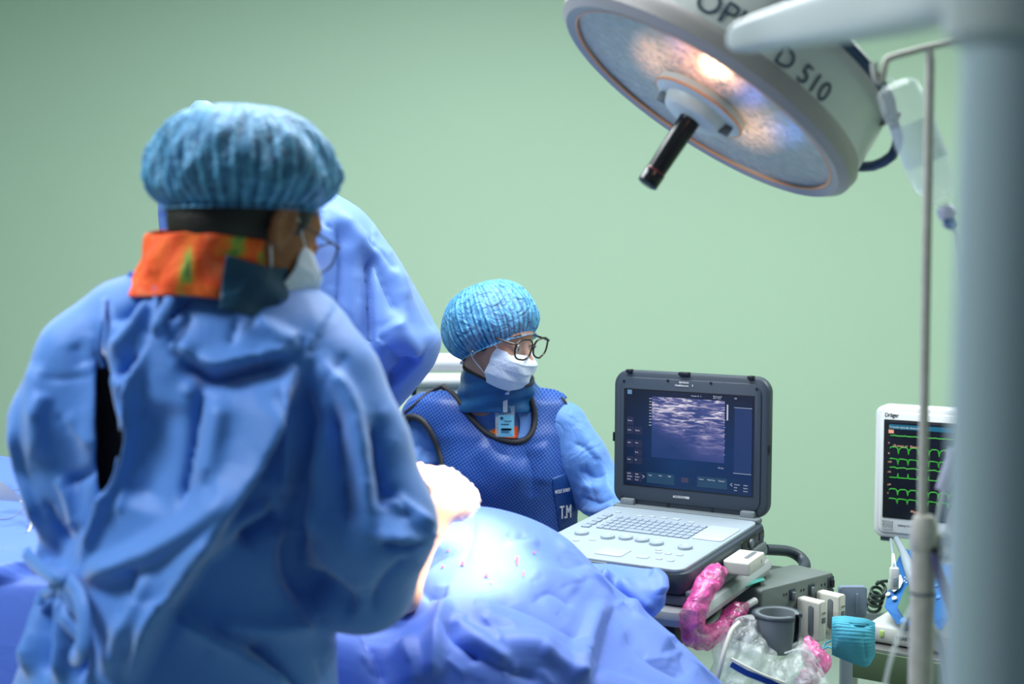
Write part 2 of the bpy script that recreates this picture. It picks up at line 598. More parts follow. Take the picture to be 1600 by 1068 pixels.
# ------------------------------------------------------------------ implicit modelling
class Field:
    def __init__(self, xs, ys, zs):
        self.x, self.y, self.z = [np.asarray(a, float) for a in (xs, ys, zs)]
        self.D = np.full((len(xs), len(ys), len(zs)), 1.0, np.float32)

    def sub(self, lo, hi):
        sl = []
        for a, l, h in zip((self.x, self.y, self.z), lo, hi):
            i0 = max(0, np.searchsorted(a, l) - 1)
            i1 = min(len(a), np.searchsorted(a, h) + 1)
            sl.append(slice(i0, max(i1, i0 + 1)))
        return tuple(sl)

    def put(self, fn, lo, hi, k=0.02, op='union'):
        mg = k + 0.03
        sl = self.sub([v - mg for v in lo], [v + mg for v in hi])
        X = self.x[sl[0]][:, None, None]
        Y = self.y[sl[1]][None, :, None]
        Z = self.z[sl[2]][None, None, :]
        d = fn(X, Y, Z).astype(np.float32)
        a = self.D[sl]
        if op == 'union':
            h = np.clip(0.5 + 0.5 * (a - d) / k, 0, 1)
            self.D[sl] = a * (1 - h) + d * h - k * h * (1 - h)
        else:
            h = np.clip(0.5 - 0.5 * (a + d) / k, 0, 1)
            self.D[sl] = a * (1 - h) - d * h + k * h * (1 - h)

    def cone(self, a, b, ra, rb, k=0.02, squash=None):
        a, b = np.array(a, float), np.array(b, float)
        ab = b - a
        L2 = max(ab @ ab, 1e-9)

        def fn(X, Y, Z):
            t = np.clip(((X - a[0]) * ab[0] + (Y - a[1]) * ab[1] + (Z - a[2]) * ab[2]) / L2, 0, 1)
            dx = X - (a[0] + ab[0] * t)
            dy = Y - (a[1] + ab[1] * t)
            dz = Z - (a[2] + ab[2] * t)
            if squash is not None:
                q = np.array(squash[0], float)
                q /= np.linalg.norm(q)
                w = (dx * q[0] + dy * q[1] + dz * q[2]) * (squash[1] - 1)
                dx = dx + w * q[0]; dy = dy + w * q[1]; dz = dz + w * q[2]
            return np.sqrt(dx * dx + dy * dy + dz * dz) - (ra + (rb - ra) * t)
        r = max(ra, rb)
        self.put(fn, np.minimum(a, b) - r, np.maximum(a, b) + r, k)
        return self

    def chain(self, pts, rs, k=0.02, squash=None):
        for i in range(len(pts) - 1):
            self.cone(pts[i], pts[i + 1], rs[i], rs[i + 1], k, squash)
        return self

    def ell(self, c, r, R=None, k=0.02, op='union'):
        """ellipsoid; R = 3 axis vectors"""
        c = np.array(c, float)
        A = np.array(R, float) if R is not None else np.eye(3)
        r = np.array(r, float)

        def fn(X, Y, Z):
            q = [(X - c[0]) * A[i, 0] + (Y - c[1]) * A[i, 1] + (Z - c[2]) * A[i, 2] for i in range(3)]
            k0 = np.sqrt(sum((q[i] / r[i]) ** 2 for i in range(3)))
            k1 = np.sqrt(sum((q[i] / r[i] ** 2) ** 2 for i in range(3))) + 1e-9
            return k0 * (k0 - 1) / k1
        m = r.max()
        self.put(fn, c - m, c + m, k, op)
        return self

    def loft(self, tab, k=0.03, n=2.0, yaw=0.0):
        """tab rows (z, cx, cy, a, b) horizontal superellipses"""
        T = np.array(sorted(tab), float)
        cs, sn = math.cos(yaw), math.sin(yaw)

        def fn(X, Y, Z):
            z = np.clip(Z, T[0, 0], T[-1, 0])
            cx, cy, a, b = [np.interp(z, T[:, 0], T[:, i]) for i in (1, 2, 3, 4)]
            dx, dy = X - cx, Y - cy
            u = (dx * cs + dy * sn) / a
            v = (-dx * sn + dy * cs) / b
            q = (np.abs(u) ** n + np.abs(v) ** n) ** (1 / n)
            d = (q - 1) * np.minimum(a, b)
            dz = np.maximum(np.maximum(T[0, 0] - Z, Z - T[-1, 0]), 0)
            return np.where(dz > 0, np.sqrt(np.maximum(d, 0) ** 2 + dz ** 2) + np.minimum(d, 0) * 0, d) 
        mx = T[:, 3].max() + 0.02
        my = max(T[:, 4].max(), T[:, 3].max()) + 0.02
        self.put(fn, (T[:, 1].min() - mx, T[:, 2].min() - my, T[0, 0]), (T[:, 1].max() + mx, T[:, 2].max() + my, T[-1, 0]), k)
        return self

    def mesh(self, iso=0.0, smooth=2):
        D = self.D - iso
        D = D.copy()
        D[0], D[-1], D[:, 0], D[:, -1], D[:, :, 0], D[:, :, -1] = 1, 1, 1, 1, 1, 1
        S = D < 0
        nx, ny, nz = D.shape
        c = [S[i:nx - 1 + i, j:ny - 1 + j, k:nz - 1 + k] for i in (0, 1) for j in (0, 1) for k in (0, 1)]
        s = sum(a.astype(np.int8) for a in c)
        act = (s > 0) & (s < 8)
        I = np.argwhere(act)
        idx = np.full(act.shape, -1, np.int32)
        idx[act] = np.arange(len(I))
        G = [self.x, self.y, self.z]
        acc = np.zeros((len(I), 3))
        cnt = np.zeros(len(I))
        corners = [(i, j, k) for i in (0, 1) for j in (0, 1) for k in (0, 1)]
        for a in corners:
            for ax in range(3):
                if a[ax] == 1:
                    continue
                b = list(a); b[ax] = 1
                ia = I + np.array(a); ib = I + np.array(b)
                da = D[ia[:, 0], ia[:, 1], ia[:, 2]]
                db = D[ib[:, 0], ib[:, 1], ib[:, 2]]
                m = (da < 0) != (db < 0)
                t = np.where(m, da / np.where(m, da - db, 1), 0)
                pa = np.stack([G[q][ia[:, q]] for q in range(3)], 1)
                pb = np.stack([G[q][ib[:, q]] for q in range(3)], 1)
                p = pa + (pb - pa) * t[:, None]
                acc[m] += p[m]
                cnt[m] += 1
        V = acc / cnt[:, None]
        Fs = []
        for ax in range(3):
            sh = [slice(None)] * 3; sh2 = [slice(None)] * 3
            sh[ax] = slice(0, -1); sh2[ax] = slice(1, None)
            cr = S[tuple(sh)] != S[tuple(sh2)]
            e = np.argwhere(cr)
            o1, o2 = (ax + 1) % 3, (ax + 2) % 3
            e = e[(e[:, o1] > 0) & (e[:, o2] > 0) & (e[:, o1] < D.shape[o1] - 1) & (e[:, o2] < D.shape[o2] - 1)]
            q = []
            for d1, d2 in ((-1, -1), (0, -1), (0, 0), (-1, 0)):
                w = e.copy(); w[:, o1] += d1; w[:, o2] += d2
                q.append(idx[w[:, 0], w[:, 1], w[:, 2]])
            q = np.stack(q, 1)
            flip = ~S[tuple(sh)][tuple(e.T)]
            q[flip] = q[flip][:, ::-1]
            Fs.append(q[(q >= 0).all(1)])
        Fc = np.concatenate(Fs)
        V = lap(V, Fc, smooth, 0.5)
        return V, Fc


def lap(V, Fc, it, lam=0.5):
    a = Fc.ravel()
    b = np.roll(Fc, -1, 1).ravel()
    n = len(V)
    deg = np.bincount(a, minlength=n) + np.bincount(b, minlength=n)
    deg = np.maximum(deg, 1)[:, None]
    V = V.copy()
    for _ in range(it):
        s = np.stack([np.bincount(a, V[b, q], n) + np.bincount(b, V[a, q], n) for q in range(3)], 1)
        V += (s / deg - V) * lam
    return V


def smooth_edges(V, Fc, it=8):
    """evens out the cut borders of a cloth mesh"""
    e = np.stack([Fc, np.roll(Fc, -1, 1)], 2).reshape(-1, 2)
    es = np.sort(e, 1)
    u, c = np.unique(es, axis=0, return_counts=True)
    bd = u[c == 1]
    V = V.copy()
    n = len(V)
    deg = np.bincount(bd[:, 0], minlength=n) + np.bincount(bd[:, 1], minlength=n)
    m = deg == 2
    for _ in range(it):
        s = np.stack([np.bincount(bd[:, 0], V[bd[:, 1], q], n) + np.bincount(bd[:, 1], V[bd[:, 0], q], n) for q in range(3)], 1)
        V[m] = V[m] * 0.4 + (s[m] / 2) * 0.6
    return V


def normals(V, Fc):
    p = V[Fc]
    n = np.cross(p[:, 2] - p[:, 0], p[:, 3] - p[:, 1])
    N = np.zeros_like(V)
    for k in range(4):
        for q in range(3):
            N[:, q] += np.bincount(Fc[:, k], n[:, q], len(V))
    return N / (np.linalg.norm(N, axis=1)[:, None] + 1e-12)


def subdivide(V, Fc, sm=1):
    """one linear quad subdivision + smoothing"""
    n = len(V)
    e = np.stack([Fc, np.roll(Fc, -1, 1)], 2).reshape(-1, 2)
    es = np.sort(e, 1)
    u, inv = np.unique(es, axis=0, return_inverse=True)
    inv = inv.reshape(-1)
    ev = V[u].mean(1)
    fv = V[Fc].mean(1)
    ei = inv.reshape(-1, 4) + n
    fi = np.arange(len(Fc)) + n + len(u)
    V2 = np.concatenate([V, ev, fv])
    q = []
    for k in range(4):
        q.append(np.stack([Fc[:, k], ei[:, k], fi, ei[:, k - 1]], 1))
    F2 = np.concatenate(q)
    return lap(V2, F2, sm, 0.5), F2


def polydist(Q, pts):
    """distance, signed side and position (0..1) of points Q to polyline pts"""
    pts = np.asarray(pts, float)
    best = np.full(len(Q), 1e9)
    side = np.zeros(len(Q))
    tt = np.zeros(len(Q))
    seg = np.linalg.norm(np.diff(pts, axis=0), axis=1)
    cum = np.concatenate([[0], np.cumsum(seg)])
    for i in range(len(pts) - 1):
        a, b = pts[i], pts[i + 1]
        ab = b - a
        t = np.clip(((Q - a) @ ab) / (ab @ ab), 0, 1)
        r = Q - (a + t[:, None] * ab)
        d = np.hypot(r[:, 0], r[:, 1])
        m = d < best
        best[m] = d[m]
        side[m] = np.sign(ab[0] * (Q[m, 1] - a[1]) - ab[1] * (Q[m, 0] - a[0]))
        tt[m] = (cum[i] + t[m] * seg[i]) / cum[-1]
    return best, side, tt


def smooth_poly(pts, k=6):
    return [(v.x, v.y) for v in crom([Vector((p[0], p[1], 0)) for p in pts], k)]


def sculpt(V, Fc, strokes, direction=None, post=0):
    """folds pressed into the cloth mesh: (kind, points, width_px, amplitude_m)
    r round ridge, v sharp crease, l lap (soft on the right-hand side of travel, steep on the other)"""
    N = normals(V, Fc)
    C = np.array([0, 0, CAMZ])
    view = C - V
    view /= np.linalg.norm(view, axis=1)[:, None]
    facing = np.clip((N * view).sum(1) * 3 + 0.25, 0, 1) if direction is None else np.ones(len(V))
    Q = proj(V)
    disp = np.zeros(len(V))
    for s in strokes:
        kind, pts, w, a = s[:4]
        pts = smooth_poly(pts) if len(pts) > 2 else pts
        arr = np.array(pts)
        lo, hi = arr.min(0) - 4 * w, arr.max(0) + 4 * w
        m = (Q[:, 0] > lo[0]) & (Q[:, 0] < hi[0]) & (Q[:, 1] > lo[1]) & (Q[:, 1] < hi[1]) & (facing > 0)
        if not m.any():
            continue
        d, sd, t = polydist(Q[m], pts)
        fade = np.clip(np.minimum(t, 1 - t) * 5, 0, 1)
        endd = d / w
        if kind == 'r':
            g = np.exp(-endd ** 2)
        elif kind == 'v':
            g = np.exp(-endd * 1.3)
        else:
            g = np.where(sd > 0, np.exp(-endd), np.exp(-(endd * 5) ** 2))
        fade = 0.15 + 0.85 * fade * fade * (3 - 2 * fade) if kind != 'full' else 1
        disp[m] += a * g * fade * facing[m]
    disp = np.maximum(disp, -0.030)
    D = N if direction is None else np.asarray(direction)[None]
    V = V + D * disp[:, None]
    if post:
        V = lap(V, Fc, post, 0.4)
    return V


def in_poly(Q, poly):
    x, y = Q[:, 0], Q[:, 1]
    ins = np.zeros(len(Q), bool)
    n = len(poly)
    for i in range(n):
        x1, y1 = poly[i]; x2, y2 = poly[(i + 1) % n]
        c = ((y1 > y) != (y2 > y)) & (x < (x2 - x1) * (y - y1) / (y2 - y1 + 1e-12) + x1)
        ins ^= c
    return ins


def snapper(V, N, max_y=None):
    """returns fn(px,py) -> nearest camera-facing surface point"""
    C = np.array([0, 0, CAMZ])
    face = ((C - V) * N).sum(1) > 0
    VV, NN = V[face], N[face]
    Q = proj(VV)

    def fn(px, py, off=0.0):
        d = np.hypot(Q[:, 0] - px, Q[:, 1] - py)
        i = np.argsort(d)[:6]
        i = i[VV[i, 1] < VV[i, 1].min() + 0.05]
        y = VV[i, 1].mean()
        n = NN[i].mean(0)
        n /= np.linalg.norm(n)
        p = P(px, py, y)
        return Vector(p) + Vector(n) * off
    return fn


def ax(lo, hi, h, fine=None):
    """grid coordinates lo..hi step h, with optional fine interval (lo,hi,h)"""
    if not fine:
        return np.arange(lo, hi + h, h)
    a, b, hf = fine
    out = list(np.arange(lo, a, h)) + list(np.arange(a, b, hf)) + list(np.arange(b, hi + h, h))
    out = sorted(set(round(v, 5) for v in out))
    return np.array([out[0]] + [out[i] for i in range(1, len(out)) if out[i] - out[i - 1] > hf * 0.4])


class Head:
    """frame: f forward, s to the person's right, u up; origin between the ears at eye height"""
    def __init__(self, o, yaw, tilt, roll=0.0, k=1.0):
        self.o = Vector(o)
        f0 = Vector((math.cos(yaw), math.sin(yaw), 0))
        s = Vector((math.sin(yaw), -math.cos(yaw), 0))
        self.f = (f0 * math.cos(tilt) - Vector((0, 0, 1)) * math.sin(tilt)).normalized()
        self.u = s.cross(self.f)
        if self.u.z < 0:
            self.u = -self.u
        self.s = s
        if roll:
            R = Matrix.Rotation(roll, 3, self.f)
            self.s = R @ self.s
            self.u = R @ self.u
        self.k = k
        self.R = [tuple(self.f), tuple(self.s), tuple(self.u)]

    def p(self, a, b, c):
        return self.o + (self.f * a + self.s * b + self.u * c) * self.k

    def build(self, fd):
        k = self.k
        E = lambda c, r, kk=0.015, op='union': fd.ell(self.p(*c), [v * k for v in r], self.R, kk, op)
        E((-0.012, 0, 0.035), (0.098, 0.077, 0.085))
        E((0.02, 0, -0.01), (0.074, 0.068, 0.085))
        E((0.035, 0, -0.065), (0.055, 0.052, 0.05), 0.03)
        E((0.068, 0, -0.098), (0.022, 0.024, 0.018), 0.02)      # chin
        E((0.070, 0, 0.028), (0.022, 0.05, 0.014), 0.02)        # brow
        for s in (-1, 1):
            E((0.066, s * 0.038, -0.028), (0.024, 0.022, 0.02), 0.015)   # cheekbone
            E((0.094, s * 0.031, 0.002), (0.014, 0.017, 0.010), 0.012, 'cut')  # eye socket
            E((0.080, s * 0.031, 0.000), (0.0135, 0.0145, 0.0125), 0.004)       # lids
            E((-0.006, s * 0.081, -0.004), (0.020, 0.009, 0.034), 0.006)       # ear
            E((-0.002, s * 0.091, -0.002), (0.010, 0.005, 0.020), 0.003, 'cut')
        for s in (-1, 1):
            hp = [self.p(-0.006 + 0.0165 * math.cos(a), s * (0.088 - 0.004 * math.cos(a)), -0.002 + 0.029 * math.sin(a)) for a in np.linspace(-0.1, 4.3, 12)]
            for i in range(11):
                fd.cone(hp[i], hp[i + 1], 0.0042 * k, 0.0042 * k, 0.004)
            fd.cone(self.p(-0.004, s * 0.082, -0.030), self.p(0.004, s * 0.081, -0.036), 0.0055 * k, 0.004 * k, 0.004)
        fd.cone(self.p(0.088, 0, 0.008), self.p(0.113, 0, -0.030), 0.006 * k, 0.011 * k, 0.01)
        E((0.100, 0, -0.036), (0.012, 0.018, 0.008), 0.008)
        E((0.090, 0, -0.060), (0.010, 0.022, 0.006), 0.006)   # upper lip
        E((0.088, 0, -0.071), (0.010, 0.019, 0.006), 0.006)   # lower lip


def hand(fd, wrist, d, n, side=1, curl=0.5, size=1.0):
    """palm + five fingers. d direction of fingers, n palm normal (curl side)"""
    d = Vector(d).normalized(); n = Vector(n).normalized()
    w = d.cross(n).normalized() * side
    n = w.cross(d).normalized() * side
    W = Vector(wrist)
    fd.cone(W, W + d * 0.05 * size, 0.024 * size, 0.032 * size, 0.01, squash=(n, 1.9))
    fd.cone(W + d * 0.05 * size, W + d * 0.085 * size, 0.034 * size, 0.034 * size, 0.01, squash=(n, 2.2))
    for i, (L, off) in enumerate(((0.068, -0.030), (0.076, -0.010), (0.072, 0.010), (0.056, 0.029))):
        p = W + (d * 0.088 + w * off) * size
        a = 0.2
        for j, fr in enumerate((0.45, 0.30, 0.25)):
            a += curl * (0.6 if j else 0.4)
            q = p + (d * math.cos(a) + n * math.sin(a)) * L * fr * size
            fd.cone(p, q, (0.0092 - j * 0.0008) * size, (0.0086 - j * 0.0008) * size, 0.004)
            p = q
    p = W + (d * 0.022 - w * 0.026) * size
    q = p + (d * 0.030 - w * 0.024 + n * 0.012) * size
    fd.cone(p, q, 0.0125 * size, 0.010 * size, 0.008)
    r = q + (d * 0.030 - w * 0.006 + n * 0.012) * size
    fd.cone(q, r, 0.010 * size, 0.008 * size, 0.004)


def bouffant(name, c, axis, front, rx, ry, zs, rb, pleats, parent, m, seed=1, bag=0.0):
    """gathered cap: lathe with pleats; axis up direction, front direction"""
    c = Vector(c)
    up = Vector(axis).normalized()
    fr = Vector(front)
    fr = (fr - up * fr.dot(up)).normalized()
    sd = up.cross(fr)
    nphi, nv = 300, 70
    prof = [(0.93, -1.0), (0.90, -0.97), (0.93, -0.90), (1.0 / rb * 0.93 * rb, -0.80)]
    vs = []
    r0 = random.Random(seed)
    ph = [r0.uniform(0, 2 * PI) for _ in range(12)]
    att = []
    zd, zu = zs
    for i in range(nv):
        v = i / (nv - 1)
        # v 0 band -> 1 top
        ang = -PI / 2 * 0.62 + v * (PI / 2 * 1.62)
        rr = max(0.0, math.cos(ang)) ** 0.75
        h = math.sin(ang)
        h = h * (zu if h > 0 else zd / math.sin(PI / 2 * 0.62))
        band = math.exp(-(v / 0.035) ** 2)
        rr = rr * (1 - band) + rb * band
        for j in range(nphi):
            a = 2 * PI * j / nphi
            pl = math.sin(pleats * a + 1.5 * math.sin(3 * a + ph[0]) + 2.5 * v * math.sin(5 * a + ph[1]))
            pl += 0.6 * math.sin(pleats * 1.7 * a + ph[2] + 4 * v)
            amp = (0.020 * math.exp(-v * 2.6) + 0.004) * (1 - 0.8 * band)
            puff = 0.014 * math.sin(4 * a + ph[3] + 3 * v) + 0.012 * math.sin(7 * a + ph[4] - 6 * v) + 0.008 * math.sin(13 * a + 9 * v + ph[5]) + 0.005 * math.sin(23 * a - 17 * v + ph[6])
            puff *= math.sin(PI * min(1, v * 1.05)) 
            q = rr * (1 + amp * pl + puff)
            hh = h * (1 + puff * 0.6)
            q *= 1 + bag * (0.05 * math.sin(2 * a + ph[7] + 5 * v) + 0.03 * math.sin(9 * a + 11 * v + ph[8]) + 0.018 * math.sin(17 * a - 23 * v + ph[9])) * math.sin(PI * min(1, v * 1.05))
            vs.append(c + fr * (rx * q * math.cos(a)) + sd * (ry * q * math.sin(a)) + up * hh)
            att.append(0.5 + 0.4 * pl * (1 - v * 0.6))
    fs = []
    for i in range(nv - 1):
        for j in range(nphi):
            fs.append((i * nphi + j, i * nphi + (j + 1) % nphi, (i + 1) * nphi + (j + 1) % nphi, (i + 1) * nphi + j))
    o = mk(name, [tuple(v) for v in vs], fs, m, parent)
    a = o.data.attributes.new('pleat', 'FLOAT', 'POINT')
    a.data.foreach_set('value', att)
    return o


def grid_mesh(rows, closed_u=False):
    """rows: list of lists of Vector -> V, F arrays"""
    nr, nc = len(rows), len(rows[0])
    V = np.array([tuple(p) for r in rows for p in r])
    Fc = []
    for i in range(nr - 1):
        for j in range(nc if closed_u else nc - 1):
            j2 = (j + 1) % nc
            Fc.append((i * nc + j, i * nc + j2, (i + 1) * nc + j2, (i + 1) * nc + j))
    return V, np.array(Fc)


def resample(pts, n):
    pts = [Vector(p) for p in pts]
    c = crom(pts, 12)
    L = [0]
    for i in range(1, len(c)):
        L.append(L[-1] + (c[i] - c[i - 1]).length)
    out = []
    A = np.array([tuple(p) for p in c])
    t = np.linspace(0, L[-1], n)
    return [Vector((np.interp(a, L, A[:, 0]), np.interp(a, L, A[:, 1]), np.interp(a, L, A[:, 2]))) for a in t]


def cloth_patch(profiles, nu, nv):
    """profiles: list of lists of 3D points (same topology) -> quad grid"""
    pr = [resample(p, nv) for p in profiles]
    cols = []
    for j in range(nv):
        cols.append(resample([p[j] for p in pr], nu))
    rows = [[cols[j][i] for j in range(nv)] for i in range(nu)]
    return grid_mesh(rows)




def presample(pts, n):
    """uniform in control index (keeps the correspondence between neighbouring profiles)"""
    k = 12
    c = crom([Vector(p) for p in pts], k)
    A = np.array([tuple(p) for p in c])
    x = np.linspace(0, len(c) - 1, n)
    i = np.arange(len(c))
    return [Vector((np.interp(a, i, A[:, 0]), np.interp(a, i, A[:, 1]), np.interp(a, i, A[:, 2]))) for a in x]


def patch(profiles, nu, nv):
    pr = [presample(p, nv) for p in profiles]
    cols = [presample([p[j] for p in pr], nu) for j in range(nv)]
    return grid_mesh([[cols[j][i] for j in range(nv)] for i in range(nu)])


def ribbon(pts, width, nrm, k=6, curl=0.0):
    """flat band along pts; width in m, nrm = facing direction"""
    c = crom([Vector(p) for p in pts], k)
    nrm = Vector(nrm)
    rows = []
    for i, p in enumerate(c):
        t = (c[min(i + 1, len(c) - 1)] - c[max(0, i - 1)]).normalized()
        s = t.cross(nrm).normalized()
        rows.append([p + s * (width * q / 2) + nrm.normalized() * (curl * (1 - q * q)) for q in (-1, -0.5, 0, 0.5, 1)])
    return grid_mesh(rows)


def to_local(M, px, py, z=0.0):
    """point of the plane local z seen at pixel (px, py), in local coordinates"""
    Mi = M.inverted()
    a = Mi @ Vector((0, 0, CAMZ))
    b = Mi @ P(px, py, 3.0)
    t = (z - a.z) / (b.z - a.z)
    return a + (b - a) * t


# =================================================================== the room
WY = 5.6
b = B(); b.box((0, WY + 0.06, 1.5), (8.4, 0.12, 3.0)); structure(b.build('wall_back', M_wall, smooth=False))
b = B(); b.box((-4.16, 2.6, 1.5), (0.12, 6.2, 3.0)); structure(b.build('wall_left', M_wall, smooth=False))
b = B(); b.box((4.16, 2.6, 1.5), (0.12, 6.2, 3.0)); structure(b.build('wall_right', M_wall, smooth=False))
b = B(); b.box((0, 2.6, -0.05), (8.4, 6.2, 0.1)); structure(b.build('floor', M_floor, smooth=False))
b = B(); b.box((0, 2.6, 3.05), (8.4, 6.2, 0.1)); structure(b.build('ceiling', M_ceil, smooth=False))
b = B(); b.box((0, WY - 0.007, 0.05), (8.2, 0.014, 0.1)); structure(b.build('baseboard_back', M_mgrey, smooth=False))

# =================================================================== operating table + patient + drape
t = thing('operating_table', 'padded steel operating table hidden under the blue patient drape', 'table', (-0.2, 2.45, 0))
b = B(); b.box((-0.72, 2.47, 0.80), (1.7, 0.42, 0.07), 0.02); b.build('mattress', M_black, t)
b = B(); b.box((-0.72, 2.47, 0.742), (1.72, 0.44, 0.045), 0.01); b.build('table_top', M_steel, t)
b = B(); b.box((-0.72, 2.47, 0.42), (0.3, 0.26, 0.62), 0.02); b.build('pedestal', M_steel, t)
b = B(); b.box((-0.72, 2.47, 0.06), (0.9, 0.42, 0.12), 0.03); b.build('base', M_mgrey, t)

# patient: lying on the table, one bare arm raised into the light
fd = Field(ax(-1.6, 0.2, 0.012, (-0.28, -0.02, 0.005)), ax(2.25, 2.82, 0.012, (2.3, 2.7, 0.007)), ax(0.80, 1.2, 0.012, (0.95, 1.2, 0.006)))
fd.ell((-1.42, 2.55, 0.94), (0.10, 0.075, 0.09), k=0.03)
fd.ell((-1.42, 2.55, 1.02), (0.03, 0.02, 0.02), k=0.02)
fd.cone((-1.33, 2.55, 0.92), (-1.24, 2.55, 0.92), 0.05, 0.055)
fd.ell((-1.00, 2.55, 0.925), (0.28, 0.16, 0.08), k=0.03)
fd.ell((-0.66, 2.55, 0.92), (0.22, 0.15, 0.075), k=0.04)
for s in (-1, 1):
    fd.chain([(-0.52, 2.55 + 0.07 * s, 0.91), (-0.18, 2.56 + 0.07 * s, 0.935), (0.05, 2.56 + 0.06 * s, 0.885)], [0.075, 0.052, 0.035], 0.02)
# arm that shows beside the surgeon's sleeve
E1, W1 = P(634, 932, 2.36), P(670, 830, 2.46)
fd.chain([(-0.75, 2.42, 0.93), tuple(P(560, 985, 2.52)), tuple(E1), tuple(W1)], [0.05, 0.040, 0.023, 0.022], 0.02)
Hd = (P(700, 770, 2.5) - P(676, 822, 2.44))
fd.chain([tuple(W1), tuple(P(690, 792, 2.47))], [0.026, 0.030], 0.02)
fd.chain([tuple(P(712, 786, 2.5)), tuple(P(672, 752, 2.5)), tuple(P(650, 737, 2.5))], [0.034, 0.027, 0.014], 0.015)
hand(fd, P(700, 772, 2.5), P(650, 735, 2.5) - P(700, 772, 2.5), (0, -0.3, 1), 1, 0.35, 0.62)
V, Fc = fd.mesh(smooth=2)
pat = mk('person', V, Fc, M_skin_pale)
tag(pat, 'person lying under the blue drape, one pale bare arm raised into the bright lamp spot', 'person')
# film sleeve over the hand
fd = Field(ax(-0.22, 0.02, 0.005), ax(2.38, 2.6, 0.006), ax(1.05, 1.28, 0.005))
fd.chain([tuple(P(655, 738, 2.5)), tuple(P(690, 762, 2.5)), tuple(P(718, 782, 2.5))], [0.014, 0.036, 0.038], 0.02)
fd.chain([tuple(P(700, 768, 2.5)), tuple(P(727, 785, 2.52))], [0.022, 0.012], 0.02)
V, Fc = fd.mesh(smooth=1)
N = normals(V, Fc)
rr = random.Random(3)
Q = proj(V)
d = 0.0009 * (np.sin(Q[:, 0] * 0.35 + 2 * np.sin(Q[:, 1] * 0.3)) + np.sin(Q[:, 1] * 0.7 + 1.7 * np.sin(Q[:, 0] * 0.23)))
V = V + N * d[:, None]
o = mk('clear_film', V, Fc, M_film, pat)
o['label'] = 'crinkled clear film wrapped over the raised hand'

# ---- big blue patient drape
cols = [
    (-620, [(665, 3.1), (737, 2.8), (815, 2.55), (890, 2.36), (985, 2.30), (1500, 2.2)]),
    (-260, [(685, 3.05), (757, 2.8), (826, 2.55), (893, 2.34), (985, 2.28), (1500, 2.2)]),
    (-60, [(705, 3.02), (770, 2.78), (832, 2.55), (893, 2.34), (985, 2.28), (1500, 2.2)]),
    (60, [(722, 3.0), (780, 2.76), (836, 2.55), (893, 2.34), (985, 2.28), (1500, 2.2)]),
    (220, [(760, 2.95), (806, 2.74), (850, 2.54), (900, 2.32), (1000, 2.24), (1500, 2.16)]),
    (450, [(800, 2.85), (842, 2.66), (885, 2.50), (940, 2.32), (1030, 2.22), (1500, 2.12)]),
    (600, [(812, 2.76), (868, 2.60), (945, 2.45), (990, 2.32), (1060, 2.22), (1500, 2.10)]),
    (675, [(798, 2.72), (846, 2.57), (905, 2.43), (975, 2.31), (1060, 2.22), (1500, 2.10)]),
    (770, [(794, 2.72), (850, 2.56), (910, 2.42), (980, 2.31), (1062, 2.22), (1500, 2.10)]),
    (872, [(833, 2.70), (882, 2.57), (932, 2.45), (992, 2.34), (1070, 2.25), (1500, 2.10)]),
    (960, [(918, 2.66), (952, 2.58), (992, 2.48), (1042, 2.38), (1105, 2.28), (1500, 2.12)]),
    (1040, [(985, 2.62), (1010, 2.56), (1042, 2.48), (1080, 2.40), (1130, 2.31), (1500, 2.15)]),
    (1120, [(1064, 2.58), (1086, 2.52), (1112, 2.45), (1144, 2.39), (1190, 2.33), (1500, 2.19)]),
    (1200, [(1160, 2.54), (1180, 2.49), (1202, 2.44), (1230, 2.39), (1270, 2.34), (1500, 2.22)]),
]
prof = []
for x, rows in cols:
    top = P(x, rows[0][0], rows[0][1])
    pr = [top + Vector((0, 0.10, -0.34)), top + Vector((0, 0.06, -0.12))]
    for (py, Y) in rows:
        pr.append(P(x, py, Y))
    prof.append(pr)
V, Fc = patch(prof, 420, 260)
DR = [
    # left part
    ('r', [(0, 760), (40, 772), (120, 790)], 9, 0.010), ('l', [(120, 899), (60, 896), (0, 905), (-60, 915)], 25, 0.02),
    ('v', [(0, 862), (60, 850), (130, 830)], 10, -0.006), ('v', [(-30, 812), (60, 800), (130, 812)], 8, -0.006),
    # right part
    ('l', [(892, 868), (940, 925), (1019, 1000), (1130, 1072)], 26, 0.012),
    ('r', [(936, 940), (918, 1000), (900, 1075)], 13, 0.013), ('v', [(955, 950), (945, 1010), (930, 1075)], 14, -0.010),
    ('v', [(700, 932), (672, 925), (655, 935)], 16, -0.014), ('r', [(705, 930), (686, 965), (672, 1068)], 14, 0.014),
    ('v', [(690, 980), (720, 1004), (752, 1032)], 10, -0.012), ('r', [(700, 965), (745, 1000), (800, 1040)], 12, 0.009),
    ('v', [(790, 834), (804, 840), (822, 838)], 6, -0.008), ('r', [(780, 845), (810, 850), (845, 848)], 8, 0.006),
    ('r', [(820, 890), (875, 905), (905, 925)], 16, 0.007), ('v', [(760, 930), (840, 960), (930, 1010)], 18, -0.008),
    ('r', [(735, 950), (800, 985), (880, 1010)], 22, 0.009), ('v', [(830, 940), (860, 925), (900, 950)], 10, -0.006),
    ('r', [(985, 930), (1000, 975), (1050, 1020)], 12, 0.008), ('v', [(970, 985), (1010, 1030), (1080, 1066)], 16, -0.010),
    ('r', [(620, 1000), (640, 1030), (650, 1075)], 20, 0.012), ('v', [(560, 960), (580, 1010), (600, 1075)], 18, -0.012),
    ('v', [(720, 1010), (790, 1045), (850, 1062)], 12, -0.008), ('r', [(840, 1010), (880, 1035), (920, 1068)], 12, 0.007),
    ('v', [(742, 800), (738, 840), (726, 880)], 5, -0.004), ('r', [(868, 838), (900, 872), (955, 935)], 9, 0.006),
]
